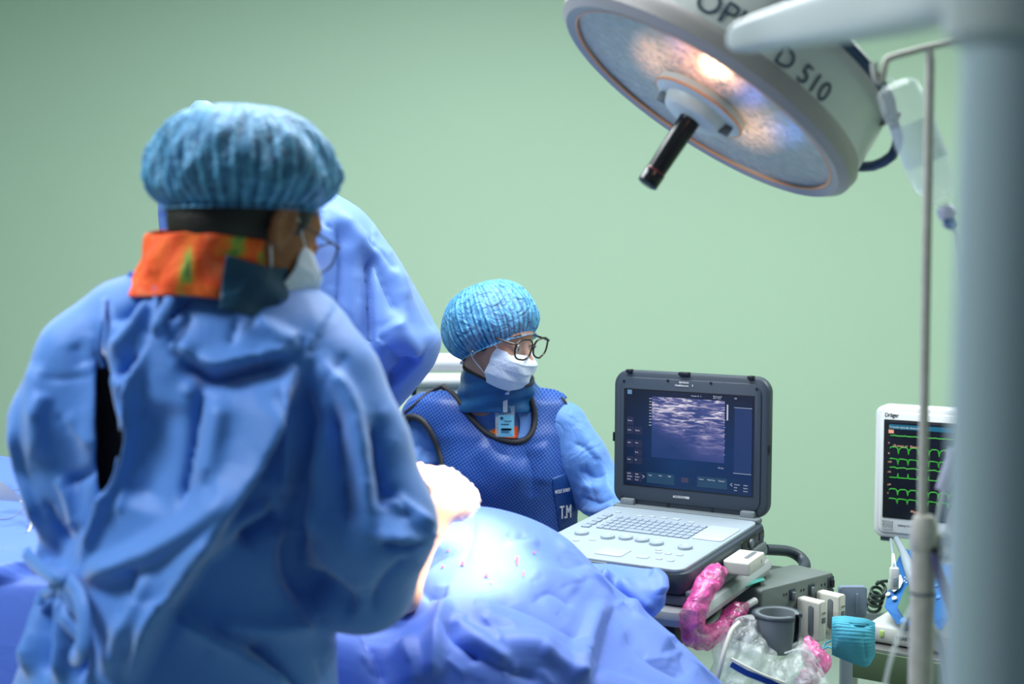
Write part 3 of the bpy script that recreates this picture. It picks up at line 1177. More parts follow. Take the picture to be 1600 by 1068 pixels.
for i in range(60):
    x = rng.uniform(560, 1100); y = rng.uniform(860, 1068)
    a = rng.uniform(-0.4, 1.2); L = rng.uniform(15, 55)
    DR.append(('v', [(x, y), (x + L * math.cos(a), y + L * math.sin(a))], rng.uniform(4, 9), rng.uniform(-0.0035, 0.0035)))
DR = [(k_, p_, w_, a_ * 1.4) for k_, p_, w_, a_ in DR]
V = sculpt(V, Fc, DR)
pd = mk('surgical_drape', V, Fc, M_drape)
tag(pd, 'large blue surgical drape over the patient and table, brightest under the lamp', 'drape')
bake(pd, 0, 0.0015)
snapD = snapper(V, normals(V, Fc) * (1 if (normals(V, Fc)[:, 2].mean() > 0) else -1))
M_stain = mat('red_stain', srgb(175, 70, 85), 0.7)
for (x, y, sx, sy) in ((723, 882, 3, 4), (760, 900, 3, 4), (808, 877, 2.4, 7), (818, 898, 1, 5), (835, 865, 1.5, 2), (692, 887, 2, 2), (768, 912, 1.2, 1.5), (700, 862, 2, 1.5)):
    pts = []
    for k in range(10):
        a = 2 * PI * k / 10
        q = 1 + 0.25 * math.sin(3 * a + x)
        pts.append(snapD(x + sx * q * math.cos(a), y + sy * q * math.sin(a)) + Vector((0, -0.002, 0.0035)))
    mk('stain', [tuple(p) for p in pts], [tuple(range(10))], M_stain, pd)

# ---- flap of the drape lying against the front of the cart
prof = []
for x, rows in ((872, [(868, 2.82), (900, 2.76), (960, 2.72)]), (915, [(878, 2.82), (905, 2.74), (975, 2.70)]),
                (960, [(882, 2.80), (915, 2.72), (985, 2.69)]), (1005, [(888, 2.77), (922, 2.70), (975, 2.68)]),
                (1030, [(894, 2.76), (925, 2.70), (955, 2.69)]), (1039, [(908, 2.75), (928, 2.71), (944, 2.70)])):
    prof.append([P(x, py, Y) for py, Y in rows])
V, Fc = patch(prof, 90, 60)
V = sculpt(V, Fc, [('r', [(953, 893), (940, 915), (930, 950)], 10, 0.022), ('v', [(915, 884), (925, 905), (935, 935)], 8, -0.018),
                   ('r', [(965, 900), (990, 930), (1020, 955)], 10, 0.010), ('r', [(1015, 893), (1032, 905), (1036, 930)], 9, 0.012)])
o = mk('drape_flap', V, Fc, M_drape)
tag(o, 'small loose blue drape corner tucked against the front of the laptop cart', 'drape')
bake(o, 0, 0.0015)

# =================================================================== white cable ends on the left of the drape
t = thing('monitor_lead', 'flat white plug with thin leads curling on the drape at the left edge', 'cable', tuple(P(20, 790, 2.68)))
q = [P(-14, 762, 2.66), P(6, 771, 2.66), P(34, 793, 2.66), P(-2, 790, 2.66), P(-20, 790, 2.66)]
up = Vector((0, -0.004, 0.012))
b = B(); b.add([p + up for p in q] + [p + up * 2 for p in q], [(4, 3, 2, 1, 0), (5, 6, 7, 8, 9)] + [(i, (i + 1) % 5, 5 + (i + 1) % 5, 5 + i) for i in range(5)])
b.build('plug', M_cream, t)
b = B(); b.tube([P(33, 792, 2.64) + up, P(44, 803, 2.62) + up, P(50, 825, 2.59) + up, P(46, 840, 2.57) + up, P(38, 849, 2.55) + up], [0.0022, 0.0028, 0.0028, 0.0028, 0.003], 8, sm=6)
b.build('lead', M_cream, t)
for pts in ([(55, 771), (25, 773), (0, 776)], [(60, 796), (40, 801), (18, 817), (-10, 820)], [(42, 840), (25, 845), (0, 846), (-20, 845)]):
    b = B(); b.tube([P(x, y, 2.68 - (y - 770) * 0.0018) + Vector((0, 0, 0.010)) for x, y in pts], 0.0011, 6, sm=6)
    b.build('thin_lead', M_mgrey, t)

# =================================================================== draped C-arm behind the surgeon
t = thing('imaging_machine', 'tall white imaging machine whose arm is covered by a blue sheet', 'medical machine', (-0.55, 4.0, 0))
fd = Field(ax(-0.85, -0.05, 0.010), ax(2.75, 3.35, 0.012), ax(1.32, 1.86, 0.010))
pts = [(340, 260, 3.08), (430, 330, 3.05), (520, 420, 3.05), (575, 500, 3.05)]
fd.chain([tuple(P(*p)) for p in pts], [0.05, 0.06, 0.07, 0.06], 0.05)
V0, F0 = fd.mesh()
cv = mk('tube_head', V0, F0, M_white, t)
out = []
tent = [  # (z pixel row, left px, right px)
    (158, 306, 325), (170, 296, 345), (200, 280, 400), (240, 268, 450), (296, 256, 515), (330, 252, 566), (380, 258, 604), (440, 280, 643), (500, 330, 676),
    (530, 380, 689), (565, 430, 680), (600, 470, 655), (640, 490, 620)]
rows = []
for py, l, r in tent:
    Y = 3.05
    L, R = P(l, py, Y), P(r, py, Y)
    c = (L + R) / 2
    a = (R - L).length / 2
    bb = min(0.17, a * 0.8)
    ring = []
    for k in range(200):
        th = 2 * PI * k / 200
        ca, sa = math.cos(th), math.sin(th)
        ring.append(c + Vector((a * abs(ca) ** 0.9 * (1 if ca > 0 else -1), -bb * abs(sa) ** 0.85 * (1 if sa > 0 else -1), 0)))
    rows.append(ring)
dense = []
for k in range(200):
    dense.append(presample([rows[i][k] for i in range(len(rows))], 220))
Rw = [[dense[k][i] for k in range(200)] for i in range(220)]
V, Fc = grid_mesh(Rw, True)
Nn = normals(V, Fc)
if ((V[:, 1] < 3.0) * Nn[:, 1]).sum() > 0:
    Fc = Fc[:, ::-1]
CA = [
    ('l', [(581, 385), (580, 460), (579, 560)], 26, -0.022), ('v', [(582, 390), (600, 440), (622, 500)], 8, -0.012),
    ('r', [(520, 320), (560, 372), (600, 405), (640, 470)], 12, 0.012), ('v', [(566, 370), (590, 392), (618, 430)], 7, -0.010),
    ('r', [(500, 330), (500, 420), (480, 500)], 20, 0.010), ('v', [(525, 340), (530, 420), (515, 560)], 16, -0.012),
    ('r', [(548, 350), (552, 430), (545, 560)], 16, 0.009), ('v', [(640, 425), (662, 470), (684, 520)], 10, -0.010),
    ('l', [(655, 560), (632, 585), (610, 606)], 14, -0.030), ('r', [(610, 500), (640, 540), (655, 560)], 16, 0.012),
    ('v', [(590, 520), (620, 560), (640, 575)], 10, -0.010), ('r', [(630, 440), (620, 500), (600, 560)], 16, 0.008),
    ('v', [(505, 480), (550, 520), (575, 535)], 6, -0.006), ('r', [(600, 350), (610, 370), (640, 420)], 8, 0.006),
    ('v', [(490, 330), (505, 350), (520, 360)], 5, -0.005), ('v', [(510, 312), (505, 330), (498, 350)], 5, -0.005),
    ('v', [(254, 330), (258, 350), (262, 372)], 6, -0.01)]
for i in range(26):
    x = rng.uniform(480, 670); y = rng.uniform(320, 590)
    a = rng.uniform(0.5, 2.2); L = rng.uniform(20, 60)
    CA.append(('v', [(x, y), (x + L * math.cos(a), y + L * math.sin(a))], rng.uniform(4, 9), rng.uniform(-0.003, 0.003)))
CA = [(k_, p_, w_, a_ * 1.4) for k_, p_, w_, a_ in CA]
V = sculpt(V, Fc, CA)
o = mk('cover', V, Fc, M_carm_drape, t)
o['label'] = 'blue sheet thrown over the machine arm'
bake(o, 0, 0.0015)
# white gantry parts that show beside the woman
def PB(x0, y0, x1, y1, Y, d, bev=0.01):
    a, c = P(x0, y1, Y), P(x1, y0, Y)
    return ((a + c) / 2 + Vector((0, d / 2, 0)), (abs(c.x - a.x), d, abs(c.z - a.z)), bev)
b = B(); a = P(600, 566, 4.0); c = P(770, 566, 4.0); b.tube([a, c], 0.026, 24)
b.tube([P(600, 594, 3.98), P(770, 594, 3.98)], 0.020, 24); b.build('rail', M_white, t)
b = B(); b.box(*PB(650, 603, 745, 760, 3.98, 0.25)); b.build('control_box', M_offwhite, t)
b = B(); b.box(*PB(655, 612, 740, 626, 3.972, 0.01, 0.002)); b.build('panel', M_lgrey, t)
for i in range(6):
    b = B(); b.box(*PB(662 + i * 12, 615, 667 + i * 12, 620, 3.966, 0.006, 0.001)); b.build('button', M_mgrey, t)
b = B(); b.box(*PB(598, 560, 640, 1100, 3.9, 0.3, 0.02)); b.build('column', mat('pale_green_enamel', srgb(168, 188, 165), 0.4), t)
b = B(); b.box(*PB(638, 590, 652, 1100, 4.0, 0.1, 0.004)); b.build('gap_strip', M_mgrey, t)  # dark gap between column and box, put in as a solid grey strip
a = P(650, 1090, 4.0)
b = B(); b.box((-0.45, 4.25, 0.14), (0.6, 0.4, 0.24), 0.04); b.build('base', M_offwhite, t)
b = B(); b.box((-0.52, 4.05, 0.9), (0.22, 0.3, 1.3), 0.03); b.build('mast', M_offwhite, t)
b = B(); b.tube([(-0.52, 4.0, 1.5), (-0.55, 3.5, 1.62), (-0.5, 3.1, 1.65)], 0.05, 16, sm=8); b.build('arm', M_white, t)

# =================================================================== seated woman at the ultrasound
WH = Head(P(773, 526, 3.52), math.radians(-33), math.radians(14), 0.0, 1.0)
fd = Field(ax(-0.42, 0.42, 0.009, (-0.17, 0.10, 0.0032)), ax(3.05, 3.95, 0.010, (3.40, 3.66, 0.0034)), ax(0.0, 1.56, 0.012, (1.20, 1.53, 0.0032)))
WH.build(fd)
fd.cone(WH.p(-0.02, 0, -0.05), P(765, 650, 3.62), 0.052, 0.060, 0.03)
TW = [(1.17, *P(765, 640, 3.64).xy, 0.15, 0.075), (1.10, -0.035, 3.65, 0.165, 0.10), (0.98, -0.005, 3.66, 0.168, 0.11), (0.86, 0.005, 3.68, 0.155, 0.11), (0.66, -0.02, 3.70, 0.17, 0.14)]
TW = [(z, x, y, a, bb) for z, x, y, a, bb in TW]
fd.loft(TW, 0.05)
LS, RS = P(662, 668, 3.67), P(878, 662, 3.64)   # image-left / image-right shoulder
arms_w = {
    'l': [LS, P(652, 790, 3.62), P(700, 845, 3.34)],
    'r': [RS, P(935, 762, 3.60), P(985, 806, 3.42)]}
for k in 'lr':
    fd.chain([tuple(p) for p in arms_w[k]], [0.044, 0.038, 0.028], 0.03)
hand(fd, arms_w['r'][2], P(1010, 800, 3.40) - arms_w['r'][2], (0, 0, -1), 1, 0.5, 0.9)
hand(fd, arms_w['l'][2], P(730, 850, 3.28) - arms_w['l'][2], (0, 0, -1), -1, 0.4, 0.9)
for s in (-1, 1):
    fd.chain([(-0.02 + s * 0.09, 3.70, 0.62), (-0.02 + s * 0.10, 3.36, 0.60), (-0.02 + s * 0.10, 3.40, 0.12)], [0.085, 0.06, 0.042], 0.03)
    fd.chain([(-0.02 + s * 0.10, 3.42, 0.045), (-0.02 + s * 0.11, 3.28, 0.035)], [0.038, 0.030], 0.02)
V, Fc = fd.mesh(smooth=2)
wom = mk('person', V, Fc, M_skin)
tag(wom, 'seated person in blue lead apron, bouffant cap, glasses and white mask at the ultrasound laptop', 'person')
NW = normals(V, Fc)
snapW = snapper(V, NW)

# stool
st = thing('stool', 'round dark stool under the seated person in the lead apron', 'stool', (-0.02, 3.72, 0))
b = B(); b.lathe([(0, 0.425), (0.16, 0.425), (0.18, 0.44), (0.18, 0.47), (0.165, 0.485), (0, 0.49)], 32, (-0.02, 3.72, 0)); b.build('seat', M_black, st)
b = B(); b.tube([(-0.02, 3.72, 0.08), (-0.02, 3.72, 0.42)], 0.025, 16); b.build('stem', M_chrome, st)
for k in range(5):
    a = 2 * PI * k / 5
    b = B(); b.tube([(-0.02, 3.72, 0.09), (-0.02 + 0.24 * math.cos(a), 3.72 + 0.24 * math.sin(a), 0.035)], [0.018, 0.012], 8); b.build('leg', M_chrome, st)

# trousers + shoes
fd = Field(ax(-0.3, 0.3, 0.012), ax(3.2, 3.95, 0.012), ax(0.02, 0.9, 0.012))
fd.loft([(0.86, -0.02, 3.68, 0.15, 0.125), (0.66, -0.02, 3.70, 0.185, 0.155)], 0.04)
for s in (-1, 1):
    fd.chain([(-0.02 + s * 0.09, 3.70, 0.62), (-0.02 + s * 0.10, 3.36, 0.60), (-0.02 + s * 0.10, 3.40, 0.12)], [0.10, 0.078, 0.07], 0.03)
V, Fc = fd.mesh(); mk('trousers', V, Fc, M_sleeve, wom)

# hair: thin dark shell showing below the cap behind the ear
fd = Field(ax(-0.17, 0.10, 0.0045), ax(3.38, 3.68, 0.0045), ax(1.22, 1.52, 0.0045))
fd.ell(WH.p(-0.020, 0, 0.030), (0.098, 0.081, 0.084), WH.R, 0.01)
fd.ell(WH.p(-0.050, 0, -0.035), (0.055, 0.062, 0.05), WH.R, 0.02)
fd.ell(WH.p(0.012, 0.068, -0.005), (0.020, 0.008, 0.026), WH.R, 0.008)
fd.ell(WH.p(0.012, -0.068, -0.005), (0.020, 0.008, 0.026), WH.R, 0.008)
V, Fc = fd.mesh(); mk('hair', V, Fc, M_hair, wom)

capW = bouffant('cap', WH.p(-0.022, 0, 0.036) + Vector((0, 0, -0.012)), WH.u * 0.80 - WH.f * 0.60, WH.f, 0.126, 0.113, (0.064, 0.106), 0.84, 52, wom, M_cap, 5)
# band of the cap
# eyes, brows, lashes
for s in (-1, 1):
    b = B(); b.lathe([(0.0105 * math.sin(a), 0.0105 * math.cos(a)) for a in np.linspace(0, PI, 14)], 20, WH.p(0.0835, s * 0.031, 0.0))
    b.build('eye', mat('eye_white', (0.7, 0.68, 0.66, 1), 0.2) if s < 0 else MATS['eye_white'], wom)
    b = B(); b.lathe([(0.0050, 0), (0.003, 0.0012), (0, 0.0016)], 14, WH.p(0.0935, s * 0.031, -0.003), Matrix((WH.s, WH.u, WH.f)).transposed())
    b.build('iris', M_black, wom)
    b = B(); b.tube([WH.p(0.0945, s * (0.031 + d), 0.0045 - abs(d) * 0.25) - WH.f * abs(d) * 0.35 for d in (-0.014, -0.007, 0, 0.007, 0.014)], [0.0006, 0.0013, 0.0014, 0.0013, 0.0006], 6, sm=3)
    b.build('eyelashes', M_black, wom)
    b = B(); b.tube([WH.p(0.092 - abs(d - 0.002) * 0.45, s * (0.033 + d), 0.027 + 0.005 * math.cos((d + 0.002) * 70)) for d in (-0.020, -0.010, 0, 0.010, 0.020)], [0.0015, 0.0026, 0.0026, 0.002, 0.0008], 6, sm=3)
    b.build('eyebrow', M_hair, wom)


def spectacles(H, parent, fx=0.112, zc=0.0, w=0.034, h=0.025, gap=0.0385, mf=M_frame, tr=0.0024):
    g = bpy.data.objects.new('glasses', None)
    COL.objects.link(g)
    g.parent = parent
    g.matrix_basis = root_of(parent).inverted() @ Matrix.Translation(H.p(fx, 0, zc))
    for s in (-1, 1):
        loop = []
        for k in range(28):
            a = 2 * PI * k / 28
            ca, sa = math.cos(a), math.sin(a)
            x = w * math.copysign(abs(ca) ** 0.75, ca) * (1 + 0.06 * sa)
            z = h * math.copysign(abs(sa) ** 0.8, sa) + (0.004 if x * 1 > 0 and sa > 0 else 0) * 0
            loop.append(H.p(fx - abs(x + 0.0) * 0.10 - (0.004 if x > 0 else 0), s * (gap + x), zc + z))
        b = B(); b.tube(loop, tr, 8, closed=True)
        b.build('rim', mf, g)
        b = B(); b.add(loop, [tuple(range(28))]); b.build('lens', M_glassl, g, smooth=False)
        b = B(); b.tube([H.p(fx - 0.008, s * (gap + w), zc + h * 0.6), H.p(fx - 0.016, s * (gap + w + 0.007), zc + h * 0.6), H.p(0.02, s * 0.079, zc + 0.014), H.p(-0.012, s * 0.083, zc + 0.006), H.p(-0.03, s * 0.082, zc - 0.012)], [tr * 1.1, tr * 1.2, tr, tr, tr], 6, sm=4)
        b.build('temple', mf, g)
    b = B(); b.tube([H.p(fx - 0.002, -(gap - w), zc + 0.004), H.p(fx + 0.003, 0, zc + 0.008), H.p(fx - 0.002, gap - w, zc + 0.004)], tr, 8, sm=4)
    b.build('bridge', mf, g)
    return g


spectacles(WH, wom, 0.117, 0.003)


def face_mask(H, parent, m=M_mask, loops=True, ys=1.0):
    """pleated mask: follows nose, cheeks and chin"""
    rows = []
    nv, nu = 46, 60
    for i in range(nv):
        v = i / (nv - 1)          # 0 top .. 1 below the chin
        zc = -0.016 - v * 0.100
        fc = np.interp(v, [0, 0.12, 0.25, 0.45, 0.7, 0.88, 1.0], [0.108, 0.1215, 0.126, 0.122, 0.113, 0.100, 0.078])
        hw = np.interp(v, [0, 0.3, 0.7, 1.0], [0.062, 0.069, 0.066, 0.045])
        row = []
        for j in range(nu):
            u = -1 + 2 * j / (nu - 1)
            back = np.interp(v, [0, 0.5, 1], [0.050, 0.038, 0.030])
            f = fc - (fc - back) * (abs(u) ** 1.9)
            if v < 0.2:
                f -= 0.012 * (1 - v / 0.2) * math.exp(-((abs(u) - 0.45) / 0.22) ** 2)
            s = hw * math.sin(u * PI / 2 * 0.94)
            pl = 0.0028 * (1 - abs(u) ** 3) * (math.fmod(v * 4.2 + 0.15 * u, 1.0)) 
            z = zc + 0.010 * (abs(u) ** 2) * (1 - v) - 0.004 * u * u + (0.016 * abs(u) ** 1.5 * v)
            row.append(H.p(f + pl + 0.0015 * math.sin(9 * u + 12 * v), s, z))
        rows.append(row)
    V, Fc = grid_mesh(rows)
    o = mk('mask', V, Fc, m, parent)
    bake(o, 0, 0.0012)
    if loops:
        for s in (-1, 1):
            top = H.p(0.052, s * 0.061, -0.008)
            bot = H.p(0.034, s * 0.050, -0.088)
            ear = [H.p(0.012, s * 0.080, 0.018), H.p(-0.014, s * 0.083, 0.020), H.p(-0.022, s * 0.082, -0.005), H.p(-0.006, s * 0.078, -0.045)]
            b = B(); b.tube([top] + ear + [bot], 0.0015, 6, sm=5)
            b.build('ear_loop', M_strap, o)
    return o


maskW = face_mask(WH, wom)
# earring
b = B(); b.lathe([(0.0035 * math.sin(a), 0.0035 * math.cos(a)) for a in np.linspace(0, PI, 8)], 10, WH.p(0.002, 0.087, -0.031))
b.tube([WH.p(0.002 + 0.005 * math.cos(a), 0.087, -0.036 + 0.005 * math.sin(a)) for a in np.linspace(0, 2 * PI, 12)[:-1]], 0.001, 6, closed=True)
b.build('earring', M_silver, wom)

# gown (blue, under the apron)
fd = Field(ax(-0.45, 0.45, 0.008), ax(3.15, 3.98, 0.009), ax(0.55, 1.26, 0.008))
fd.loft([(z, x, y, a + 0.012, bb + 0.012) for z, x, y, a, bb in TW], 0.05)
fd.cone(P(765, 668, 3.64), P(790, 610, 3.60), 0.085, 0.062, 0.04)
fd.chain([tuple(LS), tuple(P(655, 740, 3.65)), tuple(arms_w['l'][1]), tuple(arms_w['l'][2])], [0.062, 0.062, 0.058, 0.045], 0.03)
fd.chain([tuple(RS + Vector((0.006, 0, -0.004))), tuple(P(908, 715, 3.62)), tuple(P(940, 768, 3.61)), tuple(P(975, 803, 3.46))], [0.062, 0.063, 0.064, 0.050], 0.03)
V, Fc = fd.mesh()
V, Fc = subdivide(V, Fc)
WS = [('v', [(893, 690), (915, 700), (935, 725)], 6, -0.010), ('r', [(900, 660), (920, 690), (940, 720)], 7, 0.007),
      ('v', [(905, 735), (930, 745), (950, 740)], 6, -0.012), ('r', [(905, 755), (935, 762), (958, 752)], 6, 0.010),
      ('v', [(905, 775), (935, 785), (960, 772)], 5, -0.012), ('r', [(905, 795), (935, 798), (962, 785)], 6, 0.010),
      ('v', [(912, 720), (925, 760), (930, 800)], 5, -0.008), ('r', [(925, 700), (945, 735), (955, 770)], 6, 0.007),
      ('v', [(650, 690), (670, 705), (690, 700)], 6, -0.010), ('r', [(640, 700), (660, 722), (690, 720)], 6, 0.008),
      ('v', [(645, 730), (670, 735), (695, 728)], 5, -0.008), ('r', [(665, 655), (675, 690), (690, 720)], 5, 0.006)]
V = sculpt(V, Fc, [(k_, p_, w_ * 1.2, a_ * 0.7) for k_, p_, w_, a_ in WS])
gownW = mk('gown', V, Fc, M_sleeve, wom)

# lead apron: offset torso, cut along the neckline and armholes
fd = Field(ax(-0.36, 0.36, 0.0075), ax(3.35, 4.0, 0.009), ax(0.52, 1.30, 0.0075))
T2 = [(1.178, *P(768, 640, 3.64).xy, 0.165, 0.085)] + [(z, x, y, a + 0.020, bb + 0.030) for z, x, y, a, bb in TW[1:]]
fd.loft(T2, 0.05)
fd.cone(P(765, 672, 3.64), P(785, 612, 3.62), 0.098, 0.085, 0.05)
fd.cone(tuple(P(664, 655, 3.66)), tuple(P(700, 655, 3.64)), 0.062, 0.07, 0.05)
fd.cone(tuple(P(858, 640, 3.66)), tuple(P(830, 650, 3.66)), 0.048, 0.06, 0.05)
fd.ell(P(770, 740, 3.60), (0.14, 0.10, 0.10), k=0.05)
V, Fc = fd.mesh(smooth=3)
V, Fc = subdivide(V, Fc)
AS = [('r', [(745, 690), (790, 730), (830, 745)], 22, 0.010), ('v', [(740, 640), (770, 700), (800, 715)], 16, -0.008),
      ('r', [(838, 690), (850, 720), (845, 760)], 14, 0.008), ('v', [(820, 700), (832, 740), (830, 780)], 12, -0.008),
      ('r', [(700, 660), (715, 720), (730, 780)], 22, 0.008)]
V = sculpt(V, Fc, AS)
Q = proj(V)
neck = [(693, 560), (699, 604), (712, 620), (727, 640), (742, 660), (757, 674), (775, 684), (797, 690), (815, 689), (828, 680), (834, 664), (835, 645), (829, 624), (823, 612), (822, 560)]
armL = [(560, 560), (622, 669), (626, 661), (640, 652), (655, 653), (668, 664), (680, 684), (688, 706), (693, 728), (692, 752), (686, 800), (640, 1400), (560, 1400)]
armR = [(960, 560), (880, 624), (886, 636), (890, 655), (896, 700), (900, 760), (900, 1400), (960, 1400)]
kill = in_poly(Q, neck) | in_poly(Q, armL) | in_poly(Q, armR)
N0 = normals(V, Fc)
keep = ~kill[Fc].all(1)
F2 = Fc[keep]
apron = mk('lead_apron', smooth_edges(V, F2, 4), F2, M_apron, wom)
bake(apron, 0, 0.006)
snapA = snapper(V, N0)


def seam(pts, r, name, m, parent, snap, off=0.002, k=5, n=10):
    sp = smooth_poly(pts, k)
    b = B()
    P3 = [snap(x, y, off) for x, y in sp]
    for _ in range(2):
        P3 = [P3[0]] + [(P3[i - 1] + P3[i] * 2 + P3[i + 1]) / 4 for i in range(1, len(P3) - 1)] + [P3[-1]]
    b.tube(P3, r, n)
    return b.build(name, m, parent)


seam([(691, 604)] + neck[2:13] + [(824, 616)], 0.0075, 'binding', M_binding, apron, snapA)
seam([(623, 668), (626, 660), (640, 651), (655, 653), (668, 664), (680, 684), (688, 706), (693, 728), (692, 745)], 0.0088, 'binding', M_binding, apron, snapA)
seam([(624, 655), (650, 632), (672, 613), (690, 605)], 0.005, 'binding', M_binding, apron, snapA)
seam([(876, 622), (882, 630), (888, 645), (892, 662)], 0.005, 'binding', M_binding, apron, snapA)
# chest pocket
pk = [(858, 742), (892, 732), (899, 800), (872, 835)]
rows = []
for i in range(12):
    row = []
    for j in range(12):
        a, c = i / 11, j / 11
        x = (pk[0][0] * (1 - c) + pk[1][0] * c) * (1 - a) + (pk[3][0] * (1 - c) + pk[2][0] * c) * a
        y = (pk[0][1] * (1 - c) + pk[1][1] * c) * (1 - a) + (pk[3][1] * (1 - c) + pk[2][1] * c) * a
        row.append(snapA(x, y, 0.004))
    rows.append(row)
Vp, Fp = grid_mesh(rows)
Vp = lap(Vp, Fp, 3)
pocket = mk('pocket', Vp, Fp, mat('pocket_vinyl', (0.008, 0.05, 0.22, 1), 0.4, wr=0.15), apron)
bake(pocket, 0, 0.002)


def surf_text(s, size, px, py, ang, snap, m, parent, off=0.007, bold=0.0, sx=1.0):
    """letters set at a surface point; size metres, ang degrees in the surface's own plane"""
    o = snap(px, py, off)
    e = 6
    x = (snap(px + e * 2, py, off) - snap(px - e, py, off)).normalized()
    z = Vector((0, 0, 1))
    n = x.cross(z).normalized()
    z = n.cross(x).normalized()
    ca, sa = math.cos(math.radians(ang)), math.sin(math.radians(ang))
    xx = x * ca + z * sa
    zz = z * ca - x * sa
    nn = xx.cross(zz)
    if nn.y > 0:
        nn = -nn
    M = Matrix.Translation(o) @ Matrix((xx, zz, nn)).transposed().to_4x4()
    return lettering(s, size, M, m, parent, bold=bold, sx=sx)


surf_text('WOLF X-RAY', 0.013, 863, 769, 8, snapA, M_inkw, pocket, 0.012, 0.03, 0.62)
surf_text('T.M', 0.048, 870, 808, 6, snapA, M_inkw, pocket, 0.014, 0.05, 0.48)

# thyroid collar
rows = []
Cb, Ct = P(772, 640, 3.60), P(779, 582, 3.56)
nrw = 14
for i in range(nrw):
    v = i / (nrw - 1)
    c = Cb.lerp(Ct, v)
    ring = []
    for k in range(90):
        a = 2 * PI * k / 90
        ca, sa = math.cos(a), math.sin(a)
        rx = np.interp(v, [0, 0.3, 1], [0.098, 0.091, 0.088]) + 0.003 * math.sin(6 * a + 5 * v)
        ry = np.interp(v, [0, 0.3, 1], [0.095, 0.086, 0.080])
        # back higher than the front
        dip = 0.026 * math.cos(a - math.radians(-38)) * v
        lip = -0.012 * math.cos(a + PI / 2) * (1 - v)
        ring.append(c + Vector((rx * ca, ry * sa, -dip - lip - 0.008 * (1 - v))))
    rows.append(ring)
Vc, Fcc = grid_mesh(rows, True)
Nc = normals(Vc, Fcc)
Vc = Vc + Nc * (0.003 * np.sin(proj(Vc)[:, 1] * 0.25 + proj(Vc)[:, 0] * 0.06))[:, None]
col = mk('thyroid_collar', Vc, Fcc, M_collar, wom)
bake(col, 1, 0.006)
b = B(); b.tube(rows[-1], 0.0048, 8, closed=True); b.build('binding', M_binding, col)
# printed scrub top in the neck opening
o = None
rows = []
for i in range(10):
    v = i / 9
    row = []
    for j in range(16):
        u = j / 15
        x = 745 + u * 70; y = 648 + v * 38
        row.append(snapA(x, y, -0.010 - 0.006 * (1 - v)))
    rows.append(row)
Vs, Fs_ = grid_mesh(rows)
mk('scrub_top', lap(Vs, Fs_, 4), Fs_, M_print, wom)
# gown lapel crossing the print
rows = [[snapA(x + 2, y, -0.006) for x, y in ((806, 640), (812, 660), (808, 684))], [snapA(x, y, -0.005) for x, y in ((835, 628), (832, 655), (826, 682))]]
Vs, Fs_ = patch(rows, 8, 12)
mk('lapel', Vs, Fs_, M_sleeve, wom)
# badge
bd = bpy.data.objects.new('badge', None); COL.objects.link(bd); bd.parent = wom
bc = P(790, 655, 3.44)
bd.matrix_basis = Matrix.Translation(bc)
def flat(px0, py0, px1, py1, Y, t, bev=0.001, skew=0):
    bb = B()
    a, c = P(px0, py1, Y), P(px1, py0, Y)
    bb.slab(((a.x + c.x) / 2, Y, (a.z + c.z) / 2), abs(c.x - a.x), abs(c.z - a.z), t, 0.003, 0.0006, 'y', 4)
    return bb
YB = snapA(792, 688, 0.012).y
for o_ in (flat(774, 634, 804, 683, YB + 0.004, 0.002),): o_.build('sleeve', M_film, bd)
b = flat(779, 648, 803, 682, YB + 0.001, 0.0015); b.build('card', mat('badge_card', srgb(120, 195, 225), 0.35), bd)
for i, y in enumerate((657, 662, 670, 674)):
    b = flat(788 if i == 0 else 783, y, 799 - (i % 2) * 4, y + 0.9, YB - 0.001, 0.0006); b.build('print_line', M_ink, bd)
b = B(); b.lathe([(0, 0), (0.004, 0), (0.004, 0.001), (0, 0.001)], 14, P(784, 653, YB - 0.0005), Matrix(((1, 0, 0), (0, 0, -1), (0, 1, 0)))); b.build('emblem', M_ink, bd)
snapC = snapper(Vc, Nc if (Nc[:, 1] * (Vc[:, 1] - Cb.y)).sum() > 0 else -Nc)
YC = min(YB, snapC(790, 630).y) - 0.010
b = flat(786, 612, 793, 644, YC, 0.0015); b.build('strap', M_tube, bd)
b = flat(783, 607, 796, 616, YC - 0.003, 0.005); b.build('clip', M_chrome, bd)

# =================================================================== ultrasound laptop
yaw, phi = 0.554, 0.073
w = Vector((math.cos(yaw), -math.sin(yaw), 0))
d0 = Vector((math.sin(yaw), math.cos(yaw), 0))
dd = d0 * math.cos(phi) + Vector((0, 0, 1)) * math.sin(phi)
uu = w.cross(dd)
ML = Matrix.Translation((0.404, 3.226, 0.971)) @ Matrix((w, dd, uu)).transposed().to_4x4()
us = thing('ultrasound_laptop', 'grey clamshell ultrasound machine with open lit scan screen on the cart', 'ultrasound machine', M=ML)
b = B(ML); b.slab((0, -0.212, -0.027), 0.384, 0.43, 0.046, 0.03, 0.008); b.build('base', M_dgrey, us)
deck = B(ML); deck.slab((-0.002, -0.223, -0.0015), 0.366, 0.402, 0.009, 0.022, 0.003); dk = deck.build('deck', M_lgrey, us)
b = B(ML); b.slab((0, -0.012, 0.000), 0.362, 0.028, 0.012, 0.006, 0.003); b.build('hinge_bar', M_mgrey, us)
# front latch
for px, py in ((940, 878),):
    q = to_local(ML, px, py, -0.01)
    b = B(ML); b.box((q.x, -0.4285, -0.006), (0.052, 0.006, 0.010), 0.002); b.build('latch', M_mgrey, us)
# keys
kTL, kBL, kTR = to_local(ML, 966, 808), to_local(ML, 930, 827), to_local(ML, 1099, 828)
kBR = to_local(ML, 1073, 847)
rowsN = 5
kh = (kTL.y - kBL.y) / rowsN
x0, x1 = (kTL.x + kBL.x) / 2, (kTR.x + kBR.x) / 2
kw = (x1 - x0) / 13


